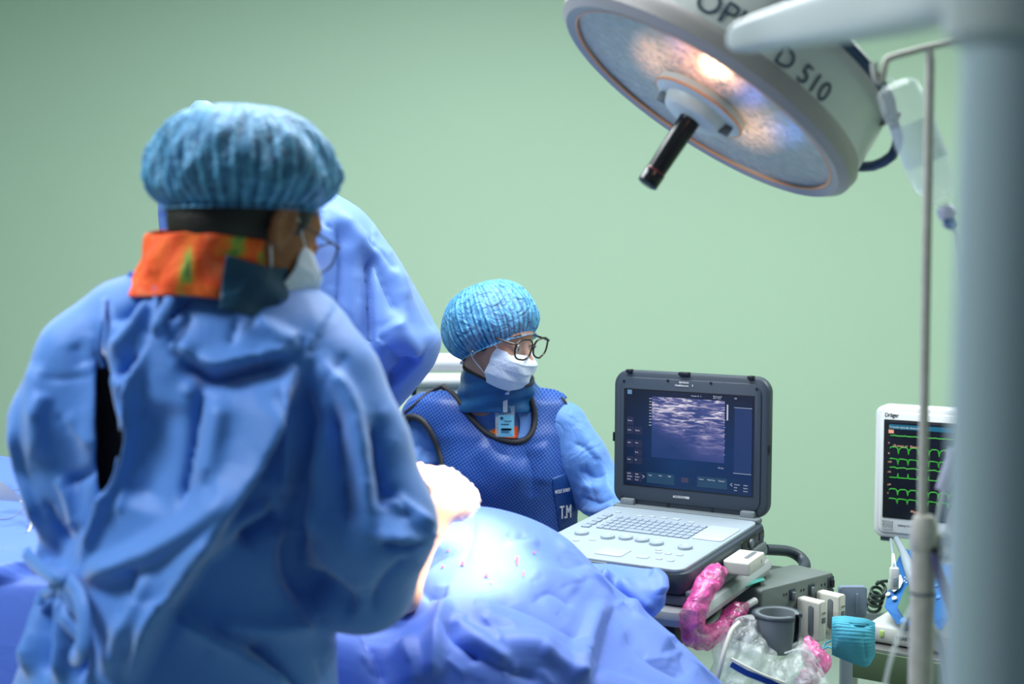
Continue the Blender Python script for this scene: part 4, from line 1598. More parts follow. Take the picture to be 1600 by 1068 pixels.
def key_mesh(sx, sy):
    bb = B(); bb.box((0, 0, 0), (sx, sy, 0.004), 0.0012, seg=1)
    me = bpy.data.meshes.new('key')
    me.from_pydata([tuple(v) for v in bb.v], [], bb.f)
    me.materials.append(M_key)
    return me


km = key_mesh(kw * 0.88, kh * 0.72)


def put_key(me, x, y, name='key', z=0.0045):
    o = bpy.data.objects.new(name, me)
    COL.objects.link(o); o.parent = us
    o.location = (x, y, z)
    return o


yt = kTL.y
for r in range(rowsN):
    if r == rowsN - 1:
        xs = [0, 1, 2, 3, 8, 9, 10, 11, 12]
        put_key(key_mesh(kw * 3.9, kh * 0.72), x0 + kw * 6, yt - kh * (r + 0.5))
    else:
        xs = range(13)
    for c in xs:
        put_key(km, x0 + kw * (c + 0.5), yt - kh * (r + 0.5))
kl = key_mesh(kw * 1.15, kh * 0.8)
a0_, a1_ = to_local(ML, 949, 807), to_local(ML, 917, 824)
for r in range(5):
    put_key(kl, (a0_.x + a1_.x) / 2, a0_.y + (a1_.y - a0_.y) * r / 4)
b = B(); b.lathe([(0.0158, 0), (0.0155, 0.005), (0.0145, 0.0062), (0.011, 0.0064), (0.0105, 0.0055), (0, 0.0055)], 32)
kmn = bpy.data.meshes.new('knob'); kmn.from_pydata([tuple(v) for v in b.v], [], b.f); kmn.materials.append(M_lgrey)
kmn.polygons.foreach_set('use_smooth', [True] * len(kmn.polygons))
for px, py in ((909, 835.5), (949.6, 841.6), (977.8, 843), (1003.5, 846.5), (1025.7, 851.7), (1070.7, 858.3)):
    q = to_local(ML, px, py); o = put_key(kmn, q.x, q.y, 'knob', 0.003)
# flat pads and little buttons
def pad(pts, name, m, z=0.0038, t=0.002):
    q = [to_local(ML, *p) for p in pts]
    cx = sum(p.x for p in q) / len(q); cy = sum(p.y for p in q) / len(q)
    sx = (abs(q[1].x - q[0].x) + abs(q[2].x - q[3].x)) / 2; sy = (abs(q[0].y - q[3].y) + abs(q[1].y - q[2].y)) / 2
    bb = B(ML); bb.slab((cx, cy, z), sx, sy, t, min(sx, sy) * 0.15, 0.0007, 'z', 4)
    return bb.build(name, m, us)
M_pad = mat('pale_pad', (0.33, 0.385, 0.43, 1), 0.4)
pad([(1108, 824), (1160, 828), (1128, 849), (1080, 843)], 'touch_strip', M_pad)
pad([(942, 856), (986, 861), (974, 872), (928, 868)], 'touchpad', M_pad)
for px, py, s in ((926, 845, .011), (966, 788 + 14, .010), (1000, 808, .012), (1019, 809, .012), (1038, 811, .012), (1057, 813, .014), (1080, 818, .012),
                  (1005, 872, .020), (1029, 865, .011), (1044, 867, .011), (1062, 869, .011), (1030, 875, .011), (1048, 878, .011), (885, 851, .013), (900, 846, .011), (1029, 861, .010)):
    q = to_local(ML, px, py)
    b = B(ML); b.slab((q.x, q.y, 0.0036), s * 1.3, s, 0.0022, s * 0.3, 0.0007, 'z', 4); b.build('button', M_pad, us)
# side ports
for (px, py, wy, hz) in ((1172, 845, 0.030, 0.020), (1140, 863, 0.055, 0.026)):
    pass
b = B(ML); b.slab((0.1915, -0.105, -0.026), 0.085, 0.030, 0.004, 0.006, 0.001, 'x'); pb = b.build('port_recess', M_black, us)
b = B(ML); b.slab((0.1945, -0.100, -0.026), 0.020, 0.020, 0.008, 0.009, 0.002, 'x'); b.build('socket', M_mgrey, us)
b = B(ML); b.slab((0.1915, -0.035, -0.024), 0.028, 0.020, 0.004, 0.003, 0.001, 'x'); b.build('port_recess', M_black, us)

# lid
MLid = ML @ Matrix.Rotation(-0.081, 4, 'X')
b = B(MLid); b.slab((0, 0.012, 0.160), 0.386, 0.318, 0.028, 0.036, 0.006, 'y', 10); lid = b.build('lid', M_dgrey, us)
b = B(MLid); b.slab((0, -0.0035, 0.160), 0.352, 0.288, 0.004, 0.026, 0.002, 'y', 10); b.build('bezel', mat('bezel_plastic', (0.030, 0.043, 0.062, 1), 0.45), lid)
for sx in (-0.150, 0.150):
    b = B(MLid); b.box((sx, -0.006, 0.004), (0.036, 0.020, 0.030), 0.005); b.build('hinge', M_mgrey, lid)
for sx, wd in ((-0.152, 0.014), (0.150, 0.014), (-0.012, 0.026)):
    b = B(MLid); b.box((sx, -0.002, 0.3175), (wd, 0.016, 0.008), 0.002); b.build('latch', M_black, lid)
for sx in (-0.193, 0.193):
    b = B(MLid); b.box((sx, 0.004, 0.160), (0.005, 0.014, 0.022), 0.002); b.build('latch', M_black, lid)
for sx, sz in ((-0.165, 0.293), (-0.052, 0.300), (0.055, 0.300), (0.165, 0.293), (-0.165, 0.018), (-0.05, 0.012), (0.06, 0.012), (0.165, 0.018)):
    b = B(MLid); b.lathe([(0, 0.0), (0.0035, 0.0), (0.0035, 0.0006), (0, 0.0006)], 12, (sx, -0.0058, sz), Matrix(((1, 0, 0), (0, 0, -1), (0, 1, 0)))); b.build('screw_cover', M_black, lid)


def emi(name, col, s, rough=0.25):
    return mat(name, (0.004, 0.006, 0.01, 1), rough, emit=col, estr=s)


def screen_glow():
    m = emi('scan_display', srgb(10, 40, 80), 0.9)
    nt = m.node_tree; bb = nt.nodes['Principled BSDF']
    tc = nt.nodes.new('ShaderNodeTexCoord'); sp = nt.nodes.new('ShaderNodeSeparateXYZ')
    nt.links.new(tc.outputs['Generated'], sp.inputs[0])
    cr = nt.nodes.new('ShaderNodeValToRGB')
    e = cr.color_ramp.elements
    e[0].position = 0.0; e[0].color = srgb(12, 44, 82)
    e[1].position = 1.0; e[1].color = srgb(24, 26, 44)
    q = cr.color_ramp.elements.new(0.4); q.color = srgb(12, 50, 98)
    nt.links.new(sp.outputs[2], cr.inputs[0])
    cx = nt.nodes.new('ShaderNodeValToRGB')
    e = cx.color_ramp.elements
    e[0].position = 0.02; e[0].color = (0.25, 0.22, 0.25, 1)
    e[1].position = 0.98; e[1].color = (0.55, 0.6, 0.7, 1)
    q = cx.color_ramp.elements.new(0.4); q.color = (1, 1, 1, 1)
    nt.links.new(sp.outputs[0], cx.inputs[0])
    mx = nt.nodes.new('ShaderNodeMix'); mx.data_type = 'RGBA'; mx.blend_type = 'MULTIPLY'; mx.inputs[0].default_value = 1
    nt.links.new(cr.outputs[0], mx.inputs[6]); nt.links.new(cx.outputs[0], mx.inputs[7])
    nt.links.new(mx.outputs[2], bb.inputs['Emission Color'])
    return m


def scan_glow():
    """the grey-lilac echo picture shown on the display"""
    m = emi('scan_picture', (1, 1, 1, 1), 0.95)
    nt = m.node_tree; bb = nt.nodes['Principled BSDF']
    L = nt.links.new
    tc = nt.nodes.new('ShaderNodeTexCoord'); mp = nt.nodes.new('ShaderNodeMapping')
    mp.inputs['Scale'].default_value = (2.6, 1, 11)
    mp.inputs['Rotation'].default_value = (0, -0.12, 0)
    L(tc.outputs['Generated'], mp.inputs['Vector'])
    n = nt.nodes.new('ShaderNodeTexNoise'); n.inputs['Scale'].default_value = 1.9; n.inputs['Detail'].default_value = 6; n.inputs['Roughness'].default_value = 0.6; n.inputs['Distortion'].default_value = 0.9
    L(mp.outputs[0], n.inputs['Vector'])
    n2 = nt.nodes.new('ShaderNodeTexNoise'); n2.inputs['Scale'].default_value = 2.6; n2.inputs['Detail'].default_value = 2
    L(tc.outputs['Generated'], n2.inputs['Vector'])
    sp = nt.nodes.new('ShaderNodeSeparateXYZ'); L(tc.outputs['Generated'], sp.inputs[0])
    # brightness: strong in the upper half, fading down; darker lower-left wedge and lower-right
    fz = nt.nodes.new('ShaderNodeMapRange'); fz.inputs[1].default_value = 0.05; fz.inputs[2].default_value = 0.75
    L(sp.outputs[2], fz.inputs[0])
    mu = nt.nodes.new('ShaderNodeMath'); mu.operation = 'MULTIPLY_ADD'; L(sp.outputs[0], mu.inputs[0]); mu.inputs[1].default_value = 0.75
    L(sp.outputs[2], mu.inputs[2])
    wd = nt.nodes.new('ShaderNodeMapRange'); wd.inputs[1].default_value = 0.42; wd.inputs[2].default_value = 0.72; wd.inputs[3].default_value = 0.25
    L(mu.outputs[0], wd.inputs[0])
    rp = nt.nodes.new('ShaderNodeMapRange'); rp.inputs[1].default_value = 0.42; rp.inputs[2].default_value = 0.70
    L(n.outputs['Fac'], rp.inputs[0])
    a = nt.nodes.new('ShaderNodeMath'); a.operation = 'MULTIPLY'; L(rp.outputs[0], a.inputs[0]); L(fz.outputs[0], a.inputs[1])
    c = nt.nodes.new('ShaderNodeMath'); c.operation = 'MULTIPLY'; L(a.outputs[0], c.inputs[0]); L(wd.outputs[0], c.inputs[1])
    d = nt.nodes.new('ShaderNodeMath'); d.operation = 'MULTIPLY_ADD'; L(n2.outputs['Fac'], d.inputs[0]); d.inputs[1].default_value = 0.5
    w2 = nt.nodes.new('ShaderNodeMath'); w2.operation = 'MULTIPLY'; L(c.outputs[0], w2.inputs[0]); w2.inputs[1].default_value = 0.95
    L(w2.outputs[0], d.inputs[2])
    f = nt.nodes.new('ShaderNodeMath'); f.operation = 'MULTIPLY'; L(d.outputs[0], f.inputs[0]); L(wd.outputs[0], f.inputs[1])
    cr = nt.nodes.new('ShaderNodeValToRGB'); e = cr.color_ramp.elements
    e[0].position = 0.0; e[0].color = srgb(20, 50, 100)
    e[1].position = 1.0; e[1].color = srgb(228, 220, 232)
    q = cr.color_ramp.elements.new(0.28); q.color = srgb(62, 72, 128)
    q = cr.color_ramp.elements.new(0.55); q.color = srgb(118, 116, 160)
    L(f.outputs[0], cr.inputs[0]); L(cr.outputs[0], bb.inputs['Emission Color'])
    return m


SX0, SX1, SZ0, SZ1 = -0.161, 0.157, 0.052, 0.274
YS = -0.0065


def scr(u0, v0, u1, v1, name, m, dy=0.0, t=0.0004):
    """rectangle on the display, u right, v down, 0..1"""
    bb = B(MLid)
    x0, x1 = SX0 + (SX1 - SX0) * u0, SX0 + (SX1 - SX0) * u1
    z0, z1 = SZ1 - (SZ1 - SZ0) * v1, SZ1 - (SZ1 - SZ0) * v0
    y = YS - dy
    bb.add([(x0, y, z0), (x1, y, z0), (x1, y, z1), (x0, y, z1), (x0, y + t, z0), (x1, y + t, z0), (x1, y + t, z1), (x0, y + t, z1)],
           [(0, 1, 2, 3), (7, 6, 5, 4), (0, 4, 5, 1), (1, 5, 6, 2), (2, 6, 7, 3), (3, 7, 4, 0)])
    return bb.build(name, m, lid, smooth=False)


def scr_text(s, u, v, size, m, sx=1.0, bold=0):
    x = SX0 + (SX1 - SX0) * u; z = SZ1 - (SZ1 - SZ0) * v
    M = MLid @ Matrix.Translation((x, YS - 0.0016, z)) @ Matrix.Rotation(PI / 2, 4, 'X')
    return lettering(s, size, M, m, lid, sx=sx, bold=bold)


scr(-0.012, -0.014, 1.012, 1.014, 'screen_border', M_black, -0.0006, 0.002)
scr(0, 0, 1, 1, 'screen', screen_glow(), 0.0004, 0.001)
scr(0.22, 0.055, 0.79, 0.69, 'scan_image', scan_glow(), 0.0008)
M_btn = emi('screen_button', srgb(44, 46, 76), 0.7)
M_strip = emi('screen_strip', srgb(38, 74, 104), 0.75)
M_txt = emi('screen_text', srgb(170, 180, 200), 0.9)
M_side = emi('screen_side', srgb(34, 56, 104), 0.8)
scr(0.865, 0.115, 0.995, 0.775, 'side_panel', M_side, 0.0008)
for u0, v0, u1, v1 in ((0.02, .285, .075, .37), (.02, .385, .075, .465), (.082, .385, .145, .465), (.02, .525, .075, .605), (.082, .525, .145, .605), (.082, .62, .145, .69), (.02, .70, .075, .78), (.082, .70, .145, .78), (.02, .865, .075, .965), (.082, .865, .145, .965), (.02, 0, .055, .045)):
    scr(u0, v0, u1, v1, 'screen_button', M_btn if v0 > 0 else emi('screen_icon', srgb(110, 150, 190), 0.8), 0.0009)
scr(.185, .855, .405, .965, 'screen_strip', M_strip, 0.0009)
scr(.585, .845, .815, .955, 'screen_strip', M_strip, 0.0009)
scr(.46, .875, .515, .925, 'screen_icon', emi('screen_dim', srgb(70, 64, 92), 0.8), 0.0009)
scr(.805, .09, .816, .25, 'grey_scale_bar', emi('screen_bar', srgb(190, 195, 215), 0.9), 0.0009)
for v in (.112, .778):
    scr(.86, v, .995, v + .005, 'divider', M_txt, 0.0010)
for i in range(10):
    scr(.198, .075 + i * .031, .216, .083 + i * .031, 'scale_mark', M_txt, 0.0010)
for i in range(6):
    scr(.785, .25 + i * .07, .795, .255 + i * .07, 'scale_mark', M_txt, 0.0010)
for s, u, v, z in (('Review', .025, .33, .0045), ('Undo', .025, .43, .0045), ('Patient', .088, .43, .0045), ('Image', .025, .56, .004), ('Store', .088, .56, .004), ('Print', .088, .66, .0045),
                   ('Exam', .025, .74, .0045), ('Pic', .088, .74, .0045), ('Gain', .20, .89, .0048), ('Auto', .28, .885, .0048), ('MSK', .355, .885, .0048), ('Power', .60, .88, .0048), ('Multi Freq', .665, .88, .0048), ('Dynamic', .75, .88, .0048),
                   ('Annotate', .87, .90, .004), ('Body', .87, .93, .004), ('Ruler', .87, .96, .004), ('Caliper', .94, .90, .004), ('Report', .94, .93, .004), ('Review', .94, .96, .004),
                   ('0.8 MI', .025, .89, .004), ('Contrast', .025, .92, .004), ('Depth', .025, .95, .004), ('Angle', .09, .89, .004), ('Density', .09, .92, .004), ('Focus', .09, .95, .004),
                   ('Vascular 10 - 4', .53, .03, .0046), ('Ultrasound', .70, .022, .0052), ('2019 . 10:15', .70, .040, .0042), ('100', .86, .03, .005), ('4.5 cm', .745, .748, .0055)):
    scr_text(s, u, v, z, M_txt, 0.9)
scr_text('<', .838, .925, .016, M_txt, .7); scr_text('>', .148, .93, .016, M_txt, .7)
scr_text('G', .292, .088, .007, M_txt)
YS0 = YS
lettering('SIEMENS', 0.0066, MLid @ Matrix.Translation((-0.024, -0.0062, 0.2955)) @ Matrix.Rotation(PI / 2, 4, 'X'), M_inkw, lid, bold=0.04)
lettering('Healthineers', 0.0066, MLid @ Matrix.Translation((-0.034, -0.0062, 0.2885)) @ Matrix.Rotation(PI / 2, 4, 'X'), M_inkw, lid, bold=0.04)
lettering('>', 0.012, MLid @ Matrix.Translation((0.008, -0.0062, 0.2875)) @ Matrix.Rotation(PI / 2, 4, 'X'), M_inkw, lid, sx=0.6)
lettering('ACUSON', 0.0078, MLid @ Matrix.Translation((-0.036, -0.0062, 0.031)) @ Matrix.Rotation(PI / 2, 4, 'X'), M_inkw, lid, sx=0.85)
lettering('P500', 0.0078, MLid @ Matrix.Translation((-0.008, -0.0062, 0.031)) @ Matrix.Rotation(PI / 2, 4, 'X'), M_inkw, lid, sx=0.85, bold=0.06)

# =================================================================== cart
cart = thing('ultrasound_cart', 'grey wheeled cart carrying the ultrasound laptop, with probe sockets and cup holder', 'cart', (0.42, 3.1, 0))
b = B(ML); b.slab((0.004, -0.21, -0.062), 0.392, 0.425, 0.022, 0.03, 0.006); b.build('docking_plate', M_mgrey, cart)
b = B(ML); b.slab((0.192, -0.22, -0.050), 0.016, 0.40, 0.018, 0.006, 0.004); b.build('dock_rail', M_mgrey, cart)
b = B(ML); b.slab((0.0, -0.215, -0.096), 0.425, 0.46, 0.040, 0.055, 0.019, 'z', 12); b.build('tray', M_tray, cart)
b = B(ML); b.box((0.0, -0.20, -0.155), (0.26, 0.30, 0.09), 0.02); b.build('under_box', M_black, cart)
# rear handle
hp = [P(1196, 858, 3.30), P(1232, 861, 3.34), P(1252, 872, 3.34), P(1257, 886, 3.30), P(1240, 896, 3.22), P(1200, 902, 3.14)]
b = B(); b.tube(hp, [0.013, 0.013, 0.014, 0.014, 0.012, 0.010], 14, sm=8); b.build('handle', M_dgrey, cart)
b = B(); q = [P(1180, 880, 3.24), P(1235, 886, 3.26), P(1238, 893, 3.20), P(1190, 905, 3.10), P(1160, 905, 3.05)]
b.add(q + [p - Vector((0, 0, 0.012)) for p in q], [(0, 1, 2, 3, 4), (9, 8, 7, 6, 5)] + [(i, 5 + i, 5 + (i + 1) % 5, (i + 1) % 5) for i in range(5)]); b.build('shelf', mat('dark_green_grey', (0.045, 0.062, 0.055, 1), 0.5), cart)
# probe socket panel
yp = math.radians(49.5)
pw = Vector((math.sin(yp), math.cos(yp), 0)); pn = Vector((math.cos(yp), -math.sin(yp), 0))  # width dir, outward normal
PO = P(1189, 922, 2.98)
Lp = along(PO, pw, 1303)
MP = Matrix.Translation(PO) @ Matrix((pw, -pn, Vector((0, 0, 1)))).transposed().to_4x4()   # local x width, y inwards, z up
b = B(MP); b.slab((Lp / 2, 0.055, -0.062), Lp, 0.125, 0.11, 0.010, 0.004, 'y', 6); pan = b.build('socket_panel', M_panelgrey, cart)
def onp(px):
    return along(PO, pw, px)
for px, z0 in ((1238, -0.026), (1268, -0.026), (1298, -0.020), (1298, -0.050)):
    x = onp(px)
    b = B(MP); b.slab((x, -0.001, z0), 0.020, 0.026, 0.003, 0.003, 0.001, 'y', 4); b.build('socket_slot', M_dgrey, pan)
    b = B(MP); b.box((x - 0.001, -0.006, z0 - 0.002), (0.008, 0.008, 0.018), 0.002); b.build('lever', M_black if px == 1298 else M_mgrey, pan)
for px in (1225, 1229, 1252, 1256, 1284, 1289):
    x = onp(px); b = B(MP); b.box((x, -0.0006, -0.022), (0.003, 0.001, 0.006), 0.0003); b.build('mark', M_black, pan)
b = B(); q = P(1328, 942, 3.2); b.slab((0.01 + q.x, 3.22, q.z), 0.064, 0.072, 0.02, 0.008, 0.003, 'y', 6)
b.box((q.x + 0.018, 3.207, q.z - 0.004), (0.005, 0.006, 0.05), 0.002); b.build('side_bracket', mat('blue_grey_plastic', srgb(112, 126, 146), 0.45), cart)
a = P(1322, 1030, 3.25)
b = B(); b.box((a.x, 3.25, a.z / 2 + 0.10), (0.026, 0.026, a.z + 0.10), 0.003); b.build('post', M_lgrey, cart)
b = B(ML); b.tube([(0, -0.18, -0.19), (0, -0.14, -0.7)], 0.045, 24); b.build('column', M_mgrey, cart)
for a in range(5):
    an = 2 * PI * a / 5 + 0.3
    c0 = Vector((0.33, 3.12, 0.13))
    e = c0 + Vector((0.27 * math.cos(an), 0.27 * math.sin(an), -0.06))
    b = B(); b.tube([c0, e], [0.03, 0.02], 12); b.build('base_leg', M_mgrey, cart)
    b = B(); b.lathe([(0, -0.012), (0.03, -0.012), (0.036, -0.006), (0.036, 0.006), (0.03, 0.012), (0, 0.012)], 20, (e.x, e.y, 0.037), Matrix(((0, 0, 1), (1, 0, 0), (0, 1, 0)))); b.build('caster', M_black, cart)
b = B(); b.tube([(0.33, 3.12, 0.10), (0.33, 3.12, 0.30)], 0.05, 24); b.build('hub', M_mgrey, cart)
# cup holder
cc = P(1214, 960, 2.84)
b = B(); rc = 0.046
b.lathe([(rc * 0.62, -0.075), (rc * 0.9, -0.06), (rc, -0.03), (rc * 1.02, 0.0), (rc * 0.98, 0.004), (rc * 0.80, 0.004), (rc * 0.78, -0.0), (rc * 0.72, -0.04), (rc * 0.5, -0.06)], 40, cc, a0=-0.2 - 0.15, a1=2 * PI - 0.95)
cup = b.build('cup_holder', M_mgrey, cart); bake(cup, 0, 0.003)
b = B(); b.tube([cc + Vector((rc * 1.02 * math.cos(a), rc * 1.02 * math.sin(a), 0.002)) for a in np.linspace(-0.35, 2 * PI - 0.95, 30)], 0.0045, 8); b.build('cup_lip', M_dgrey, cup)
b = B(); b.box(tuple(cc + Vector((0.015, 0.06, -0.03))), (0.02, 0.08, 0.03), 0.005); b.build('cup_arm', M_mgrey, cup)

# ---- teal cloths
prof = []
for x, r in ((1300, [(964, 2.97), (975, 2.95), (1000, 2.95), (1022, 2.97)]), (1318, [(962, 2.96), (975, 2.93), (1002, 2.92), (1030, 2.95)]), (1336, [(964, 2.96), (976, 2.93), (1004, 2.915), (1037, 2.94)]),
             (1355, [(967, 2.97), (978, 2.95), (1005, 2.93), (1041, 2.95)]), (1367, [(972, 2.98), (982, 2.965), (1003, 2.96), (1024, 2.98)])):
    prof.append([P(x, y, Y) for y, Y in r])
V, Fc = patch(prof, 60, 90)
N = normals(V, Fc)
rowi = np.tile(np.arange(90), 60)
V = V + np.array([0, -1, 0.2]) * (0.0015 * ((rowi % 6) / 6.0))[:, None]
V = sculpt(V, Fc, [('v', [(1325, 972), (1345, 978), (1362, 976)], 3, -0.006), ('r', [(1308, 968), (1312, 1000), (1306, 1020)], 6, 0.005), ('v', [(1350, 985), (1352, 1010), (1355, 1035)], 8, -0.004)])
o = mk('teal_cloth', V, Fc, M_teal); bake(o, 0, 0.0015)
tag(o, 'small pleated teal cloth hanging beside the cart and the white monitor shelf', 'cloth')
b = B(); b.tube([P(1300, 1012, 2.97), P(1293, 1010, 2.98), P(1286, 1014, 2.98), P(1290, 1005, 2.99), P(1300, 1000, 2.98)], 0.002, 6, sm=4); b.build('tie', M_teal, o)
prof = [[P(1140, 912, 3.02), P(1150, 915, 2.99), P(1165, 920, 2.97)], [P(1162, 906, 3.06), P(1172, 908, 3.02), P(1182, 913, 2.99)], [P(1188, 902, 3.10), P(1192, 905, 3.06), P(1196, 909, 3.02)]]
V, Fc = patch(prof, 24, 20)
o = mk('green_cloth', V + np.array([0, 0, 0.004]), Fc, M_tealg); bake(o, 1, 0.003)
tag(o, 'crumpled green-teal cloth on the cart shelf below the laptop tray', 'cloth')

# ---- probe plugs
def plug(M, x, z, wx, h, dpt, label, mark=True):
    t_ = thing('probe_plug', label, 'connector', M=M @ Matrix.Translation((x, 0, z)))
    T = M @ Matrix.Translation((x, 0, z))
    bb = B(T); bb.slab((0, -dpt / 2, 0), wx, h, dpt, 0.006, 0.004, 'y', 6); bb.build('housing', M_cream, t_)
    return t_, T


g = 'probe plugs in the socket panel'
for px, z0, lab in ((1256, -0.078, 'white probe plug in the socket panel, nearer the cup holder'), (1286, -0.075, 'white probe plug in the socket panel, next to the teal cloth')):
    x = onp(px) - 0.012
    t_, T = plug(MP, x, z0, 0.026, 0.088, 0.062, lab)
    t_['group'] = g
    b = B(T); b.slab((-0.0135, -0.040, 0.0), 0.014, 0.066, 0.003, 0.0068, 0.001, 'x', 6); b.build('grip_groove', M_mgrey, t_)
    b = B(T); b.slab((0.002, -0.0625, 0.002), 0.012, 0.012, 0.001, 0.001, 0.0003, 'y', 3); b.build('tag_plate', M_mgrey, t_)
    lettering('CHA', 0.006, T @ Matrix.Translation((-0.005, -0.0632, 0.016)) @ Matrix.Rotation(PI / 2, 4, 'X'), M_inkk, t_)
    b = B(T); b.tube([(0, -0.03, -0.044), (0, -0.03, -0.06)], 0.009, 12); b.build('strain_relief', M_offwhite, t_)
# plug in the laptop side
Mq = ML @ Matrix.Translation((0.196, -0.212, -0.034)) @ Matrix.Rotation(PI / 2, 4, 'Z')
t_, T = plug(Mq, 0, 0, 0.090, 0.030, 0.058, 'white probe plug pushed into the right side of the ultrasound laptop')
b = B(T); b.slab((0.008, -0.040, 0.0155), 0.052, 0.010, 0.002, 0.004, 0.0006, 'z', 5); b.build('grip_groove', M_mgrey, t_)
lettering('1', 0.012, T @ Matrix.Translation((0.02, -0.0583, -0.004)) @ Matrix.Rotation(PI / 2, 4, 'X'), M_inkk, t_)


def crinkle_tube(name, pts, r, m, parent, seed=0, amp=0.13, n=28, k=12):
    c = crom([Vector(p) for p in pts], k)
    rs = np.interp(np.linspace(0, 1, len(c)), np.linspace(0, 1, len(r)), r)
    r_ = random.Random(seed)
    ph = [r_.uniform(0, 6.28) for _ in range(8)]
    bb = B(); bb.tube(c, list(rs), n, caps=False)
    for i, v in enumerate(bb.v):
        ri, ki = divmod(i, n)
        a = 2 * PI * ki / n
        f = amp * (0.5 * math.sin(3 * a + ph[0] + ri * 0.35) + 0.5 * math.sin(5 * a - ri * 0.5 + ph[1]) + 0.4 * math.sin(ri * 0.9 + ph[2] + 2 * a) + 0.35 * math.sin(8 * a + ri * 0.8 + ph[3]))
        bb.v[i] = c[ri] + (v - c[ri]) * (1 + f)
    return bb.build(name, m, parent, angle=None)


t_ = thing('wrapped_cable', 'bright pink film-wrapped probe cable looping from the laptop plug', 'cable', tuple(P(1100, 900, 2.78)))
pp = [P(1122, 893, 2.83), P(1108, 908, 2.79), P(1094, 935, 2.76), P(1083, 962, 2.75), P(1085, 990, 2.77), P(1105, 996, 2.82), P(1128, 980, 2.88), P(1150, 957, 2.93), P(1168, 945, 2.95)]
crinkle_tube('pink_film', pp, [0.020, 0.024, 0.021, 0.024, 0.026, 0.022, 0.019, 0.022, 0.008], M_pink, t_, 2)
b = B(); b.tube(pp + [P(1180, 938, 2.97)], 0.0075, 12, sm=6); b.build('cable', M_white, t_)
t_ = thing('wrapped_cable', 'short pink film-wrapped cable hanging below the two white probe plugs', 'cable', tuple(P(1265, 1000, 2.86)))
pp = [P(1262, 1000, 2.93), P(1268, 1018, 2.90), P(1278, 1035, 2.88), P(1268, 1052, 2.88), P(1255, 1075, 2.88), P(1240, 1110, 2.9)]
crinkle_tube('pink_film', pp, [0.012, 0.022, 0.026, 0.020, 0.022, 0.02], M_pink, t_, 5)
b = B(); b.tube(pp, 0.006, 10, sm=6); b.build('cable', M_white, t_)

# ---- clear plastic bags over probe holders
def bag(name, label, pts, rs, seed, inner):
    t_ = thing(name, label, 'plastic bag', tuple(P(*pts[-1])))
    lo = np.min([tuple(P(*p)) for p in pts], 0) - 0.09; hi = np.max([tuple(P(*p)) for p in pts], 0) + 0.09
    f_ = Field(ax(lo[0], hi[0], 0.005), ax(lo[1], hi[1], 0.006), ax(lo[2], hi[2], 0.005))
    f_.chain([tuple(P(*p)) for p in pts], rs, 0.02)
    V, Fc = f_.mesh(smooth=1)
    N = normals(V, Fc)
    s = seed
    a = V * 60
    dsp = 0.0035 * (np.sin(a[:, 0] * 1.1 + 2.2 * np.sin(a[:, 2] * 0.8 + s)) + np.sin(a[:, 2] * 1.5 + 2 * np.sin(a[:, 0] * 0.7 + a[:, 1] + s)) + 0.6 * np.sin(a[:, 0] * 2.7 - a[:, 2] * 2.2 + s))
    V = V + N * dsp[:, None]
    mk('film', V, Fc, M_filmbag, t_)
    return t_


t_ = bag('clear_bag', 'crinkled clear plastic bag hanging from the cart, pale tube and blue stripe inside', [(1165, 985, 2.83), (1160, 1015, 2.80), (1165, 1060, 2.78), (1180, 1110, 2.78), (1190, 1160, 2.78)], [0.028, 0.050, 0.068, 0.075, 0.07], 0.5, True)
b = B(); b.tube([P(1155, 972, 2.77), P(1143, 985, 2.75), P(1134, 1010, 2.73), P(1127, 1035, 2.72), P(1120, 1065, 2.72)], 0.005, 10, sm=6); b.build('tube', M_cream, t_)
V, Fc = ribbon([P(1142, 1037, 2.722), P(1165, 1050, 2.715), P(1190, 1060, 2.715), P(1225, 1075, 2.72)], 0.012, (0.1, -1, 0.25)); mk('blue_stripe', V, Fc, mat('stripe_blue', srgb(10, 50, 130), 0.3), t_)
b = B(); b.tube([P(1142, 1028, 2.72), P(1168, 1042, 2.71), P(1195, 1055, 2.71), P(1225, 1066, 2.72)], 0.0028, 8, sm=6); b.build('rim_tube', M_cream, t_)
t_ = bag('clear_bag', 'smooth clear plastic bag below the probe plugs, at the right of the crinkled bag', [(1250, 1030, 2.82), (1245, 1065, 2.80), (1255, 1130, 2.80)], [0.030, 0.055, 0.062], 3.1, False)
b = B(); b.tube([P(1226, 1020, 2.77), P(1250, 1014, 2.76), P(1275, 1030, 2.76), P(1298, 1075, 2.76)], 0.0018, 6, sm=6); b.build('seam', M_tube, t_)

# =================================================================== patient monitor
ym = math.radians(30)
mw = Vector((math.cos(ym), -math.sin(ym), 0)); md_ = Vector((math.sin(ym), math.cos(ym), 0))
MO = P(1364, 837, 3.72)
MM = Matrix.Translation(MO) @ Matrix((mw, md_, Vector((0, 0, 1)))).transposed().to_4x4()
mon = thing('patient_monitor', 'white patient monitor with green heart traces behind the pole', 'monitor', M=MM)
MWd, MHt = 0.42, 0.348
b = B(MM); b.slab((MWd / 2, 0.035, MHt / 2), MWd, MHt, 0.07, 0.022, 0.008, 'y', 8); b.build('housing', M_white, mon)
b = B(MM); b.slab((MWd / 2, -0.002, MHt / 2), MWd - 0.03, MHt - 0.03, 0.004, 0.015, 0.002, 'y', 8); b.build('front_frame', mat('warm_white', (0.66, 0.68, 0.68, 1), 0.4), mon)
mx0, mx1, mz0, mz1 = 0.025, 0.375, 0.054, 0.314
b = B(MM); b.slab(((mx0 + mx1) / 2, -0.0045, (mz0 + mz1) / 2), mx1 - mx0, mz1 - mz0, 0.003, 0.002, 0.0008, 'y', 3); b.build('bezel', M_black, mon)
